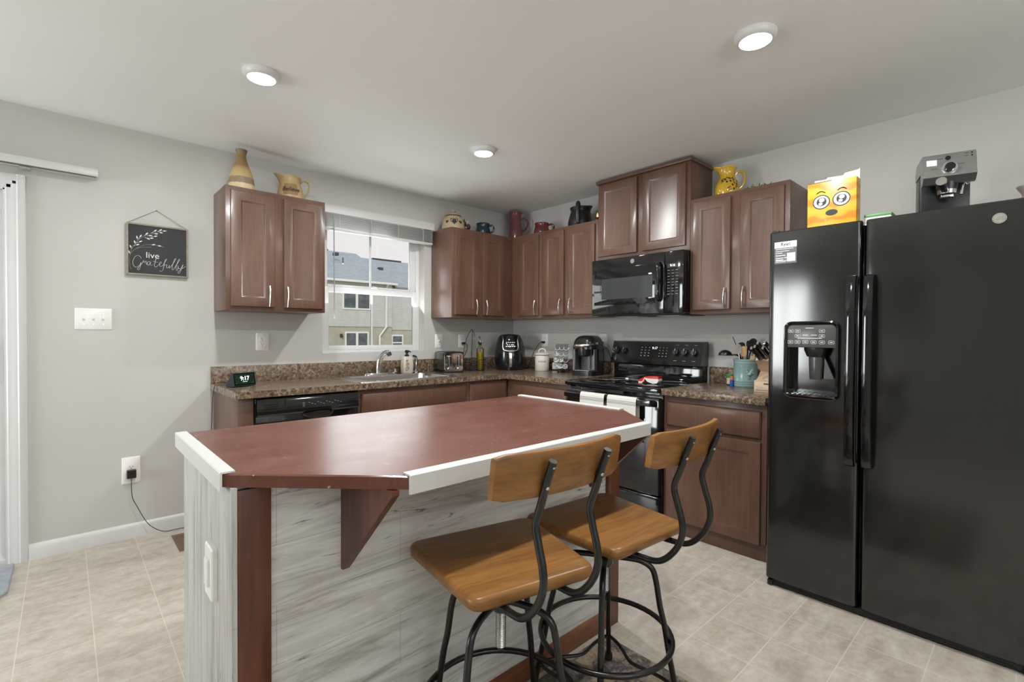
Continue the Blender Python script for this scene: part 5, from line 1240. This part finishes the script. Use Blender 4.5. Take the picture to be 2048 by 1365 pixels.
def knives():
    M = P('pale_block_wood', (.58, .42, .30), .45, col2=(.66, .50, .37), nscale=6, nstretch=(1, 1, 8))
    t = thing('knife_block', 'pale wooden knife block with a small drawer, beside the refrigerator', 'knife block', (-.25, -2.585, CT + .0003))
    y0, y1 = -2.668, -2.522
    b = MB(); b.loft([[(x, y, z + CT + .0003) for x, z in ((-.372, 0), (-.372, .066), (-.335, .068), (-.275, .115), (-.355, .185), (-.330, .215), (-.12, .12), (-.10, .0))] for y in (y0, y1)]); part('block', b, M, t)
    b = MB(); b.box(-.3765, -.371, y0 + .010, y1 - .010, CT + .010, CT + .056, .002); d = part('drawer', b, M, t)
    b = MB(); b.box(-.380, -.3762, -2.605, -2.578, CT + .047, CT + .053, .001); part('finger_notch', b, M_slot, d)
    b = MB(); b.box(-.360, -.325, -2.615, -2.570, CT + .068, CT + .073, .002); part('sharpener', b, M_steel, t)
    dv = Vector((-.84, .10, .54)).normalized(); up = Vector((.54, 0, .84)).normalized()
    for i, (y, k, L_) in enumerate(((-2.550, .2, .125), (-2.572, .35, .135), (-2.590, .75, .15), (-2.612, .3, .125), (-2.630, .8, .155), (-2.650, .45, .13))):
        p = Vector((-.355 + .025 * k, y, CT + .185 + .03 * k)) + dv * .001
        q = thing('knife', ('black-handled knife in the block, ' + ('first from the crock', 'second from the crock', 'third from the crock, set higher', 'fourth from the crock', 'fifth from the crock, the longest handle', 'last beside the refrigerator')[i]), 'knife', p, 'knives in the block')
        sy = Vector((0, 1, 0)); m = MB()
        m.loft([[p + dv * d_ + sy * a + up * c_ for a, c_ in ((-.0055, -w_), (.0055, -w_), (.0055, w_), (-.0055, w_))] for d_, w_ in ((.012, .011), (L_ * .5, .0095), (L_ * .9, .012), (L_, .009))]); part('handle', m, M_blackp, q)
        m = MB(); m.loft([[p + dv * d_ + sy * a + up * c_ for a, c_ in ((-.006, -.0115), (.006, -.0115), (.006, .0115), (-.006, .0115))] for d_ in (0, .012)]); part('bolster', m, M_chrome, q)
        m = MB(); m.loft([[p + dv * d_ + sy * a + up * c_ for a, c_ in ((-.0058, -.009), (.0058, -.009), (.0058, .009), (-.0058, .009))] for d_ in (L_, L_ + .004)]); part('end_cap', m, M_chrome, q)
knives()
# red and white gadget on the cooktop
def gadget():
    z = .8976; t = thing('kitchen_tool', 'red and white kitchen tool with black handle lying on the cooktop', 'kitchen tool', (-.42, -1.80, z))
    def at_(a, b_, c_): return (-.43 + .05 * a + b_, -1.80 - a, z + c_)
    b = MB(); b.tube([at_(-.125, 0, .016), at_(-.09, 0, .015), at_(-.05, 0, .013), at_(-.02, 0, .012)], (.016, .011), 14, False, 4); part('handle', b, M_blackp, t)
    b = MB(); b.tube([at_(-.130, 0, .0165), at_(-.105, 0, .016)], (.0165, .0165), 16, False, 0); part('steel_band', b, M_steel, t)
    M_r = P('tool_red', (.52, .015, .012), .25, col2=(.60, .03, .02), nscale=30); M_w = P('tool_white', (.72, .70, .66), .35)
    b = MB(); b.loft([[at_(a, s * w_, h) for s, h in ((-1, .012), (1, .012), (1, hh), (-1, hh))] for a, w_, hh in ((-.022, .020, .024), (.005, .026, .034), (.028, .026, .047))]); b.loft([[at_(a, s * w_, h) for s, h in ((-1, hl), (1, hl), (1, hh), (-1, hh))] for a, w_, hl, hh in ((.036, .026, .036, .050), (.08, .028, .036, .053), (.128, .024, .036, .053))]); part('red_shell', b, M_r, t)
    b = MB(); b.loft([[at_(a, s * w_, h) for s, h in ((-1, hl), (1, hl), (1, hh), (-1, hh))] for a, w_, hl, hh in ((-.022, .021, .0, .012), (.010, .027, .002, .013), (.032, .027, .034, .044))])
    b.loft([[at_(a, s * w_, h) for s, h in ((-1, hl), (1, hl), (1, hh), (-1, hh))] for a, w_, hl, hh in ((.032, .027, .030, .040), (.052, .027, .012, .037), (.09, .028, .002, .036), (.118, .025, .006, .036), (.130, .024, .022, .036))]); part('white_shell', b, M_w, t)
gadget()
# towels over the oven handle
def towel_mat():
    m, nt, bs = nodes_of('striped_tea_towel')
    tc = N(nt, 'ShaderNodeTexCoord'); sp = N(nt, 'ShaderNodeSeparateXYZ'); nt.links.new(tc.outputs['Object'], sp.inputs[0])
    W, G = (.66, .64, .60), (.10, .12, .16); st = [(0, W)]
    lo, hi = -.02, .33
    for z in (.030, .042, .170, .178, .258, .267, .276):
        q = (z - lo) / (hi - lo); st += [(q, G), (q + .011, W)]
    mr = N(nt, 'ShaderNodeMapRange'); mr.inputs[1].default_value = lo; mr.inputs[2].default_value = hi; nt.links.new(sp.outputs[2], mr.inputs[0])
    r = N(nt, 'ShaderNodeValToRGB'); r.color_ramp.interpolation = 'CONSTANT'; e = r.color_ramp.elements
    e[0].position = 0; e[0].color = (*W, 1); e[1].position = st[1][0]; e[1].color = (*G, 1)
    for p, c in st[2:]: q = e.new(p); q.color = (*c, 1)
    nt.links.new(mr.outputs[0], r.inputs[0])
    c2 = mixc(nt, .25, r.outputs[0], ramp(nt, noise(nt, coords(nt, (1, 30, 30)), 8, 3), [(.35, (.48, .46, .42)), (.65, (.74, .72, .69))]))
    nt.links.new(c2, bs.inputs['Base Color']); bs.inputs['Roughness'].default_value = .9
    bump(nt, bs, noise(nt, coords(nt), 500, 2), .4, .001); return m
M_tow = towel_mat()
def towel(label, y0, y1, zf, zb, seed):
    rnd = random.Random(seed); b = MB(); n = 22; th = .0035; L = []
    ph = rnd.uniform(0, 6)
    for i in range(n + 1):
        y = y0 + (y1 - y0) * i / n; wv = .004 * math.sin(ph + i * 1.1) + .002 * math.sin(i * 2.3)
        path = [(-.752 - wv * 1.4, zf + .004 * math.sin(i * .7)), (-.7525 - wv, .62), (-.750 - wv * .5, .72), (-.7475, .79), (-.746, .815), (-.740, .8295), (-.7285, .8315), (-.715, .829), (-.7105, .815), (-.710, .79), (-.708 + wv * .4, .72), (-.706 + wv * .3, zb)]
        out = [(x - (th if k < 5 else th * .5 if k < 8 else -th * .2), z + (th if 4 <= k <= 7 else 0)) for k, (x, z) in enumerate(path)]
        L.append([(x, y, z) for x, z in path] + [(x, y, z) for x, z in reversed([(x - th, z) if k < 4 else (x - th * .7, z + th * .7) if k == 4 else (x, z + th) if k in (5, 6, 7) else (x + th * .7, z + th * .4) if k == 8 else (x + th, z) for k, (x, z) in enumerate(path)])])
    b.loft(L); return solo('tea_towel', b, M_tow, label, 'towel', 'striped towels on the oven handle', sharp=60)
towel('white striped towel on the oven handle, the left one, farther from the refrigerator', -1.703, -1.500, .528, .60, 1)
towel('white striped towel on the oven handle, the right one, nearer the refrigerator', -1.952, -1.730, .528, .58, 2)

# ------------------------------------------------------------------ things on the walls
def sign():
    x0, x1, z0, z1 = -3.131, -2.824, 1.577, 1.884
    t = thing('wall_sign', 'hanging black sign with white leaf sprig and words, in a grey wood frame', 'sign', ((x0 + x1) / 2, 0, z0))
    M_f = P('weathered_frame', (.26, .22, .175), .6, col2=(.34, .30, .245), nscale=20, nstretch=(1, 1, 5))
    b = MB(); f = .009; y0, y1 = -.028, -.004
    b.box(x0, x0 + f, y0, y1, z0, z1, .001); b.box(x1 - f, x1, y0, y1, z0, z1, .001); b.box(x0 + f, x1 - f, y0, y1, z0, z0 + f, .001); b.box(x0 + f, x1 - f, y0, y1, z1 - f, z1, .001); part('frame', b, M_f, t)
    b = MB(); b.box(x0 + f, x1 - f, -.022, -.006, z0 + f, z1 - f); part('board', b, P('chalk_black', (.030, .030, .033), .7, col2=(.042, .042, .045), nscale=4), t)
    Y = -.0225
    S = [[(-3.061, 1.676), (-3.067, 1.688), (-3.079, 1.692), (-3.091, 1.682), (-3.101, 1.655), (-3.098, 1.631), (-3.084, 1.622), (-3.068, 1.637), (-3.062, 1.652), (-3.066, 1.625), (-3.072, 1.608), (-3.079, 1.610), (-3.073, 1.624), (-3.058, 1.645), (-3.050, 1.665), (-3.047, 1.652), (-3.038, 1.664), (-3.036, 1.644), (-3.029, 1.646)],
         [(-3.018, 1.661), (-3.028, 1.660), (-3.033, 1.646), (-3.024, 1.639), (-3.016, 1.660), (-3.017, 1.641), (-3.006, 1.643)],
         [(-2.989, 1.684), (-2.994, 1.660), (-2.998, 1.640), (-2.989, 1.632), (-2.978, 1.644), (-2.964, 1.656), (-2.965, 1.666), (-2.972, 1.657), (-2.970, 1.640), (-2.958, 1.641), (-2.945, 1.665), (-2.936, 1.683), (-2.942, 1.680), (-2.949, 1.650), (-2.954, 1.619), (-2.963, 1.607), (-2.971, 1.612)],
         [(-3.005, 1.665), (-2.980, 1.661)],
         [(-2.951, 1.642), (-2.935, 1.652), (-2.937, 1.633), (-2.927, 1.634), (-2.922, 1.649), (-2.922, 1.631), (-2.900, 1.666), (-2.889, 1.692), (-2.895, 1.688), (-2.907, 1.642), (-2.904, 1.622), (-2.882, 1.661), (-2.868, 1.689), (-2.875, 1.685), (-2.888, 1.637), (-2.882, 1.620), (-2.876, 1.645)],
         [(-2.878, 1.651), (-2.873, 1.633), (-2.861, 1.638), (-2.851, 1.660), (-2.861, 1.627), (-2.872, 1.604), (-2.878, 1.610), (-2.861, 1.630), (-2.838, 1.649)]]
    M_w = P('chalk_white', (.80, .79, .77), .7)
    b = MB()
    for s in S: b.tube([(x, Y, z) for x, z in s], .0025, 6, False, 5, .4)
    b.text('live', .050, (-3.006, Y, 1.698), (1, 0, 0), (0, 0, 1), (0, -1, 0), .0008)
    part('lettering', b, M_w, t)
    b = MB()
    for s in ([(-3.111, 1.607), (-3.116, 1.641), (-3.115, 1.686), (-3.108, 1.725), (-3.091, 1.758), (-3.074, 1.785), (-3.046, 1.813), (-3.012, 1.832), (-2.974, 1.850), (-2.933, 1.860)], [(-3.115, 1.693), (-3.102, 1.715), (-3.083, 1.735), (-3.060, 1.752), (-3.029, 1.763), (-2.989, 1.764), (-2.948, 1.757)], [(-3.083, 1.733), (-3.060, 1.743), (-3.012, 1.749)]):
        b.tube([(x, Y, z) for x, z in s], .0012, 6, False, 5, .4)
    for (x, z), (sx, sz) in zip([(-3.119, 1.71), (-3.112, 1.743), (-3.092, 1.772), (-3.081, 1.801), (-3.063, 1.811), (-3.033, 1.829), (-2.991, 1.853), (-2.965, 1.860), (-2.945, 1.857), (-3.063, 1.778), (-3.077, 1.757), (-2.989, 1.819), (-3.009, 1.804), (-3.026, 1.798), (-2.986, 1.834), (-2.962, 1.844), (-3.015, 1.819), (-2.97, 1.762), (-3.0, 1.766)],
                              [(-3.113, 1.695), (-3.106, 1.728), (-3.088, 1.757), (-3.078, 1.783), (-3.074, 1.79), (-3.046, 1.813), (-3.012, 1.835), (-2.982, 1.847), (-2.958, 1.855), (-3.085, 1.765), (-3.095, 1.748), (-3.012, 1.812), (-3.03, 1.802), (-3.045, 1.806), (-3.004, 1.833), (-2.978, 1.847), (-3.035, 1.815), (-2.985, 1.763), (-3.012, 1.763)]):
        c = Vector((x, 0, z)); d = (c - Vector((sx, 0, sz))).normalized(); n = Vector((-d.z, 0, d.x)); pts = []
        for k in range(12):
            a = 2 * PI * k / 12; q = c + d * .0085 * math.cos(a) + n * .0034 * math.sin(a) * (1 - .4 * math.cos(a)); pts.append((q.x, q.z))
        b.prism(pts, lambda x_, z_: (x_, Y + .0003, z_), lambda x_, z_: (x_, Y - .0008, z_))
        b.tube([(sx, Y, sz), (x, Y, z)], .0009, 5, False, 0)
    part('leaf_sprig', b, M_w, t)
    b = MB(); b.tube([(x0 + .004, -.016, z1 - .002), (-2.983, -.006, 1.979), (x1 - .004, -.016, z1 - .002)], .0014, 6, False, 0); b.cyl((-2.983, -.001, 1.978), (-2.983, -.011, 1.979), .0025, None, 8); part('cord', b, P('twine', (.14, .12, .10), .8), t)
sign()
def plate(ax, u, z, w_, h, kind, label, n=1, mat=None, cat=None):
    t = thing('wall_outlet' if kind in ('duplex', 'plug') else 'light_switch', label, cat or ('outlet' if kind in ('duplex', 'plug') else 'switch'), pt(ax, u, z, 0), 'wall outlets' if kind in ('duplex', 'plug') else 'wall switches')
    mt = mat or M_plastic
    b = MB(); b.loft([[pt(ax, u + a, z + c, d) for a, c in rrect(-w_ / 2 + i, w_ / 2 - i, -h / 2 + i, h / 2 - i, .004, 2)] for d, i in ((.0005, 0), (.004, .0005), (.006, .003))]); part('plate', b, mt, t)
    if kind in ('duplex', 'plug'):
        for dz in (-.0195, .0195):
            b = MB(); b.loft([[pt(ax, u + a, z + dz + c, d) for a, c in rrect(-.0165, .0165, -.0135, .0135, .010, 4)] for d in (.005, .0078)]); r_ = part('receptacle', b, mt, t)
            b = MB()
            for du in (-.0065, .0065): b.loft([[pt(ax, u + du + a, z + dz + .003 + c, d) for a, c in ((-.001, -.004), (.001, -.004), (.001, .004), (-.001, .004))] for d in (.0076, .0082)])
            b.loft([[pt(ax, u + .0025 * math.cos(k * PI / 4), z + dz - .008 + .0025 * math.sin(k * PI / 4), d) for k in range(8)] for d in (.0076, .0082)]); part('slots', b, M_slot, r_)
    else:
        for k in range(n):
            uu = u + (k - (n - 1) / 2) * .0425
            b = MB(); b.loft([[pt(ax, uu + a, z + c, d) for a, c in ((-.006, -.012), (.006, -.012), (.006, .012), (-.006, .012))] for d in (.0055, .0068)]); part('toggle_slot', b, M_ivory, t)
            b = MB(); b.loft([[pt(ax, uu + a, z + c + dz, d) for a, c in ((-.0045, -.007), (.0045, -.007), (.0045, .004), (-.0045, .004))] for d, dz in ((.006, .002), (.017, .008))]); part('toggle', b, mt, t)
            b = MB()
            for dz in (-.030, .030): b.loft([[pt(ax, uu + .0028 * math.cos(q * PI / 4), z + dz + .0028 * math.sin(q * PI / 4), d) for q in range(8)] for d in (.0058, .0068)])
            part('screw', b, M_nickel, t)
    return t
plate('y', -3.279, 1.308, .163, .122, 'switch', 'white triple light switch plate on the wall below the black sign', 3)
plate('y', -2.386, 1.172, .082, .122, 'duplex', 'white outlet with nothing plugged in, under the left wall cabinet')
plate('y', -.917, 1.168, .080, .122, 'switch', 'white single switch plate between the window and the wire basket', 1)
plate('y', -.657, 1.166, .082, .122, 'plug', 'white outlet behind the toaster and wire basket, black plug in it')
plate('x', -.447, 1.178, .082, .120, 'plug', 'white outlet above the sugar canister with the air fryer plug')
plate('x', -1.131, 1.180, .088, .122, 'plug', 'white outlet right of the coffee maker with its plug')
plate('y', -3.113, .407, .090, .158, 'plug', 'white outlet low on the left wall with a square black adapter')
def cord(label, plugs, pts, r_=.003):
    v = Vector(plugs[0]); t = thing('power_cord', label, 'cord', v)
    b = MB(); b.tube(pts, r_, 8, False, 6); part('cable', b, M_cord, t)
    b = MB()
    for p, ax, s in ((plugs[0], plugs[1], plugs[2]),):
        d = Vector((0, -1, 0)) if ax == 'y' else Vector((-1, 0, 0)); u = Vector((1, 0, 0)) if ax == 'y' else Vector((0, 1, 0))
        p = Vector(p) + d * .0083
        b.loft([[p + d * dd + u * a + Vector((0, 0, c)) for a, c in rrect(-s[0] / 2 + i, s[0] / 2 - i, -s[1] / 2 + i, s[1] / 2 - i, .003, 2)] for dd, i in ((0, .001), (s[2] * .7, 0), (s[2], .002))])
    part('plug', b, M_blackp, t)
cord('black toaster cord rising to the outlet behind the wire basket', [(-.657, 0, 1.146), 'y', (.026, .022, .030)], [(-.650, -.040, 1.146), (-.636, -.048, 1.138), (-.630, -.045, 1.09), (-.650, -.030, 1.03), (-.70, -.024, .97), (-.76, -.028, .91), (-.80, -.036, .9035)])
cord('black air fryer cord running from the outlet above the sugar canister', [(0, -.447, 1.158), 'x', (.022, .022, .032)], [(-.040, -.445, 1.156), (-.050, -.425, 1.152), (-.050, -.36, 1.08), (-.046, -.30, .98), (-.042, -.27, .915), (-.055, -.25, .9035), (-.10, -.24, .9035)])
cord('black coffee maker cord looping down from the outlet beside the range', [(0, -1.131, 1.160), 'x', (.024, .030, .026)], [(-.033, -1.131, 1.155), (-.042, -1.150, 1.145), (-.046, -1.215, 1.11), (-.046, -1.245, 1.05), (-.044, -1.25, .99), (-.040, -1.235, .93), (-.045, -1.20, .9035), (-.085, -1.16, .9035)])
cord('thin black cord from the smart display down to the low wall outlet', [(-3.113, 0, .3875), 'y', (.046, .050, .030)],
     [(-3.114, -.030, .362), (-3.114, -.030, .30), (-3.108, -.028, .24), (-3.086, -.030, .185), (-3.055, -.034, .11), (-3.02, -.045, .055), (-2.96, -.05, .012), (-2.89, -.045, .006), (-2.80, -.04, .0045), (-2.735, -.05, .02), (-2.722, -.07, .20), (-2.716, -.09, .55), (-2.7115, -.12, .80), (-2.7080, -.15, .880), (-2.700, -.17, .9035), (-2.66, -.21, .9025), (-2.63, -.25, .9025)], .0019)

# blinds
def blinds():
    t = thing('window_blind', 'raised white horizontal blind at the top of the kitchen window', 'blind', (-1.47, -.03, 2.0))
    x0, x1 = -1.982, -1.004
    b = MB(); b.box(x0 + .004, x1 - .004, -.048, -.001, 2.150, 2.196, .002); part('headrail', b, M_trim, t)
    b = MB(); b.loft([[(x, y, z) for y, z in ((-.050, 2.138), (-.056, 2.14), (-.058, 2.16), (-.056, 2.19), (-.060, 2.2), (-.050, 2.204), (-.0495, 2.19))] for x in (x0, x1)]); part('valance', b, M_trim, t)
    b = MB()
    for i in range(13):
        z = 2.132 - i * .0078; o = .002 * math.sin(i * 2.1)
        b.loft([[(x, y + o, zz) for y, zz in ((-.052, z - .0015), (-.028, z + .001), (-.004, z - .0015), (-.004, z), (-.028, z + .0028), (-.052, z))] for x in (x0 + .012, x1 - .012)])
    part('slats', b, M_trim, t)
    b = MB(); b.box(x0 + .012, x1 - .012, -.052, -.004, 2.013, 2.029, .004); part('bottom_rail', b, M_trim, t)
    b = MB()
    for x in (-1.86, -1.60, -1.36, -1.12): b.tube([(x, -.0545, 2.145), (x + .004, -.058, 2.08), (x, -.0545, 2.014)], .0016, 6); b.ell((x, -.056, 2.021), .005, .003, .005, 10, 6)
    part('ladder_cords', b, M_trim, t)
    b = MB(); b.tube([(-1.905, -.066, 2.128), (-1.902, -.066, 1.74), (-1.900, -.066, 1.345)], .0042, 8, False, 0); part('tilt_wand', b, P('wand_grey', (.42, .42, .43), .2), t)
blinds()
def door_rail():
    t = thing('vertical_blind_rail', 'white blind track above the sliding door at the left edge', 'blind rail', (-4.4, -.04, 2.1))
    b = MB(); b.box(-5.6, -3.258, -.085, -.001, 2.104, 2.146, .003); part('track', b, M_trim, t)
    b = MB(); b.box(-5.59, -3.266, -.084, -.074, 2.0985, 2.1045); part('track_channel', b, P('channel_grey', (.10, .10, .10), .5), t)
    b = MB(); b.box(-3.572, -3.528, -.072, -.03, 2.088, 2.104, .002); part('carrier_clip', b, P('clip_grey', (.32, .34, .35), .3), t)
door_rail()

# floor coverings
m, nt, bs = nodes_of('rug_floral')
v = coords(nt); n1 = noise(nt, v, 7, 6, .65, 1.6); n2 = noise(nt, v, 90, 3, .6)
c_ = ramp(nt, n1, [(.42, (.36, .29, .20)), (.49, (.30, .24, .17)), (.52, (.075, .075, .085)), (.62, (.05, .05, .06)), (.66, (.33, .27, .19))])
c_ = mixc(nt, .3, c_, ramp(nt, n2, [(.35, (.04, .04, .04)), (.65, (.46, .39, .30))])); nt.links.new(c_, bs.inputs['Base Color']); bs.inputs['Roughness'].default_value = .95; bump(nt, bs, n2, .5, .004)
b = MB(); b.box(-2.90, -1.785, -3.45, -2.490, .0005, .0085, .003); solo('rug', b, m, 'beige and charcoal floral rug under the bar stools', 'rug')
b = MB(); pts = [(-5.3, -.03), (-3.604, -.03), (-3.606, -.40), (-3.64, -.47), (-3.74, -.50), (-5.3, -.50)]
b.loft([zl(pts, .0006), zl(pts, .008), zl([(x - .004 if x > -4 else x, y) for x, y in pts], .012)]); solo('door_mat', b, P('mat_grey_blue', (.30, .33, .37), .7, col2=(.38, .41, .45), nscale=20), 'grey-blue mat on the floor at the sliding door', 'mat')
b = MB(); b.box(-2.934, -2.83, -.42, -.135, .0005, .004, .001)
for i in range(8): b.box(-2.925, -2.84, -.40 + i * .032, -.385 + i * .032, .004, .0048)
solo('floor_register', b, P('register_brown', (.16, .10, .06), .5), 'small brown floor vent behind the left end of the island', 'vent')

# ------------------------------------------------------------------ neighbouring house seen through the window
def house():
    m1, nt, b1 = nodes_of('grey_lap_siding')
    def siding(name, ca, cb, pitch):
        m, nt, bs = nodes_of(name)
        tc = N(nt, 'ShaderNodeTexCoord'); sp = N(nt, 'ShaderNodeSeparateXYZ'); nt.links.new(tc.outputs['Object'], sp.inputs[0])
        dv = N(nt, 'ShaderNodeMath', operation='DIVIDE'); dv.inputs[1].default_value = pitch; fr = N(nt, 'ShaderNodeMath', operation='FRACT')
        nt.links.new(sp.outputs[2], dv.inputs[0]); nt.links.new(dv.outputs[0], fr.inputs[0])
        c = ramp(nt, noise(nt, coords(nt), 2.5, 4), [(.35, ca), (.65, cb)]); nt.links.new(c, bs.inputs['Base Color']); bs.inputs['Roughness'].default_value = .7
        bump(nt, bs, fr.outputs[0], 1.0, .03); return m
    M_s = siding('light_lap_siding', (.60, .62, .63), (.66, .68, .69), .2); M_b = siding('tan_lap_siding', (.47, .455, .40), (.55, .535, .48), .16)
    m, nt, bs = nodes_of('roof_shingles')
    bt = N(nt, 'ShaderNodeTexBrick'); bt.inputs['Scale'].default_value = 1; bt.inputs['Brick Width'].default_value = .35; bt.inputs['Row Height'].default_value = .16; bt.inputs['Mortar Size'].default_value = .012
    bt.inputs['Color1'].default_value = (.27, .32, .37, 1); bt.inputs['Color2'].default_value = (.36, .42, .47, 1); bt.inputs['Mortar'].default_value = (.23, .27, .31, 1)
    nt.links.new(coords(nt), bt.inputs['Vector']); cc = mixc(nt, .4, bt.outputs['Color'], ramp(nt, noise(nt, coords(nt), 1.8, 5), [(.35, (.27, .32, .38)), (.65, (.38, .43, .48))])); nt.links.new(cc, bs.inputs['Base Color']); bs.inputs['Roughness'].default_value = .9
    M_w = P('house_trim', (.80, .81, .82), .5); M_p = P('house_pane', (.07, .085, .10), .1, col2=(.14, .16, .18), nscale=2)
    Y = 30.76
    t = thing('neighbouring_house', 'grey sided neighbouring house with blue-grey shingle roof outside the kitchen window', 'house', (15, Y, -2))
    b = MB(); b.box(4, 15.5, Y, Y + 8, 1.74, 5.1); b.box(15.5, 26, Y + .3, Y + 8, 1.53, 4.9); part('upper_wall', b, M_s, t)
    b = MB(); b.box(4, 15.5, Y + .06, Y + 8, -2, 1.74); b.box(15.5, 26, Y + .36, Y + 8, -2, 1.53); part('lower_wall', b, M_b, t)
    b = MB(); sl = (8.33 - 5.2) / 7.0
    def roof(x0, x1, y0, z0, y1, z1): b.loft([[(x, y0, z0), (x, y1, z1), (x, y1 + 6, z0), (x, y1 + 6, z0 - .12), (x, y0, z0 - .12)] for x in (x0, x1)])
    roof(3.6, 15.75, Y - .3, 5.12, 37.76, 8.33); roof(15.75, 26.4, Y - .05, 4.92, 37.76, 8.03); part('roof', b, m, t)
    b = MB(); b.box(3.6, 15.75, Y - .45, Y - .30, 4.98, 5.14, .02); part('gutter', b, M_w, t)
    b = MB(); b.box(17.3, 20.2, 37.6, 37.9, 8.02, 8.12); b.box(9.5, 13.2, 37.6, 37.9, 8.31, 8.41); part('ridge_vent', b, P('vent_dark', (.05, .06, .07), .6), t)
    b = MB(); b.tube([(14.95, Y - .38, 5.0), (14.95, Y - .10, 4.75), (14.95, Y - .08, 3.0), (14.95, Y - .08, 1.75), (14.42, Y - .06, 1.05), (14.42, Y - .06, -2)], .075, 8, False, 0); part('downspout', b, M_w, t)
    def win(x0, x1, z0, z1, nv, nm='window', rail=None, y=Y):
        b = MB(); f = .11
        b.box(x0, x0 + f, y - .06, y + .05, z0, z1); b.box(x1 - f, x1, y - .06, y + .05, z0, z1); b.box(x0 + f, x1 - f, y - .06, y + .05, z1 - f, z1); b.box(x0 + f, x1 - f, y - .06, y + .05, z0, z0 + f)
        for i in range(1, nv): xm = x0 + (x1 - x0) * i / nv; b.box(xm - .09, xm + .09, y - .06, y + .05, z0 + f, z1 - f)
        if rail: b.box(x0 + f, x1 - f, y - .06, y + .05, rail - .05, rail + .05)
        w_ = part(nm, b, M_w, t); b = MB(); b.box(x0 + f, x1 - f, y - .03, y, z0 + f, z1 - f); part('pane', b, M_p, w_)
    win(11.49, 13.67, 3.0, 4.75, 2, rail=4.2); win(11.70, 13.55, -.9, 1.36, 2, 'patio_door', y=Y + .06); win(15.62, 16.66, -.4, 1.14, 1, rail=.52, y=Y + .36)
    win(18.5, 20.4, 3.0, 4.6, 2, y=Y + .3); win(7.0, 9.0, 3.0, 4.75, 2, rail=4.2)
    b = MB(); b.box(11.34, 11.52, Y - .04, Y + .06, .95, 1.2); b.lathe([(.05, .95), (.09, 1.0), (.05, 1.16)], (11.43, Y - .12, 0), 12); part('wall_lamp', b, P('lamp_dark', (.05, .045, .04), .5), t)
    for x, z, h in ((13.05, 6.75, .55), (17.46, 6.05, .40)):
        b = MB(); b.cyl((x, 34.26, z), (x, 34.26, z + h), .06, None, 10); pp = part('vent_pipe', b, M_p, t); b = MB(); b.cyl((x, 34.26, z - .08), (x, 34.26, z + .10), .14, .07, 10); part('pipe_collar', b, M_w, pp)
    for x, z in ((12.66, 7.62), (16.55, 6.80)):
        b = MB(); b.box(x - .16, x + .22, 34.6, 35.0, z - .14, z + .10, .03); part('roof_vent', b, MATS['vent_dark'], t)
house()
b = MB(); b.box(-60, 90, .3, 120, -2.3, -2.0); solo('lawn', b, P('lawn_green', (.16, .20, .09), .9, col2=(.24, .27, .14), nscale=1.5), 'lawn behind the house, outside the sliding door', 'lawn')
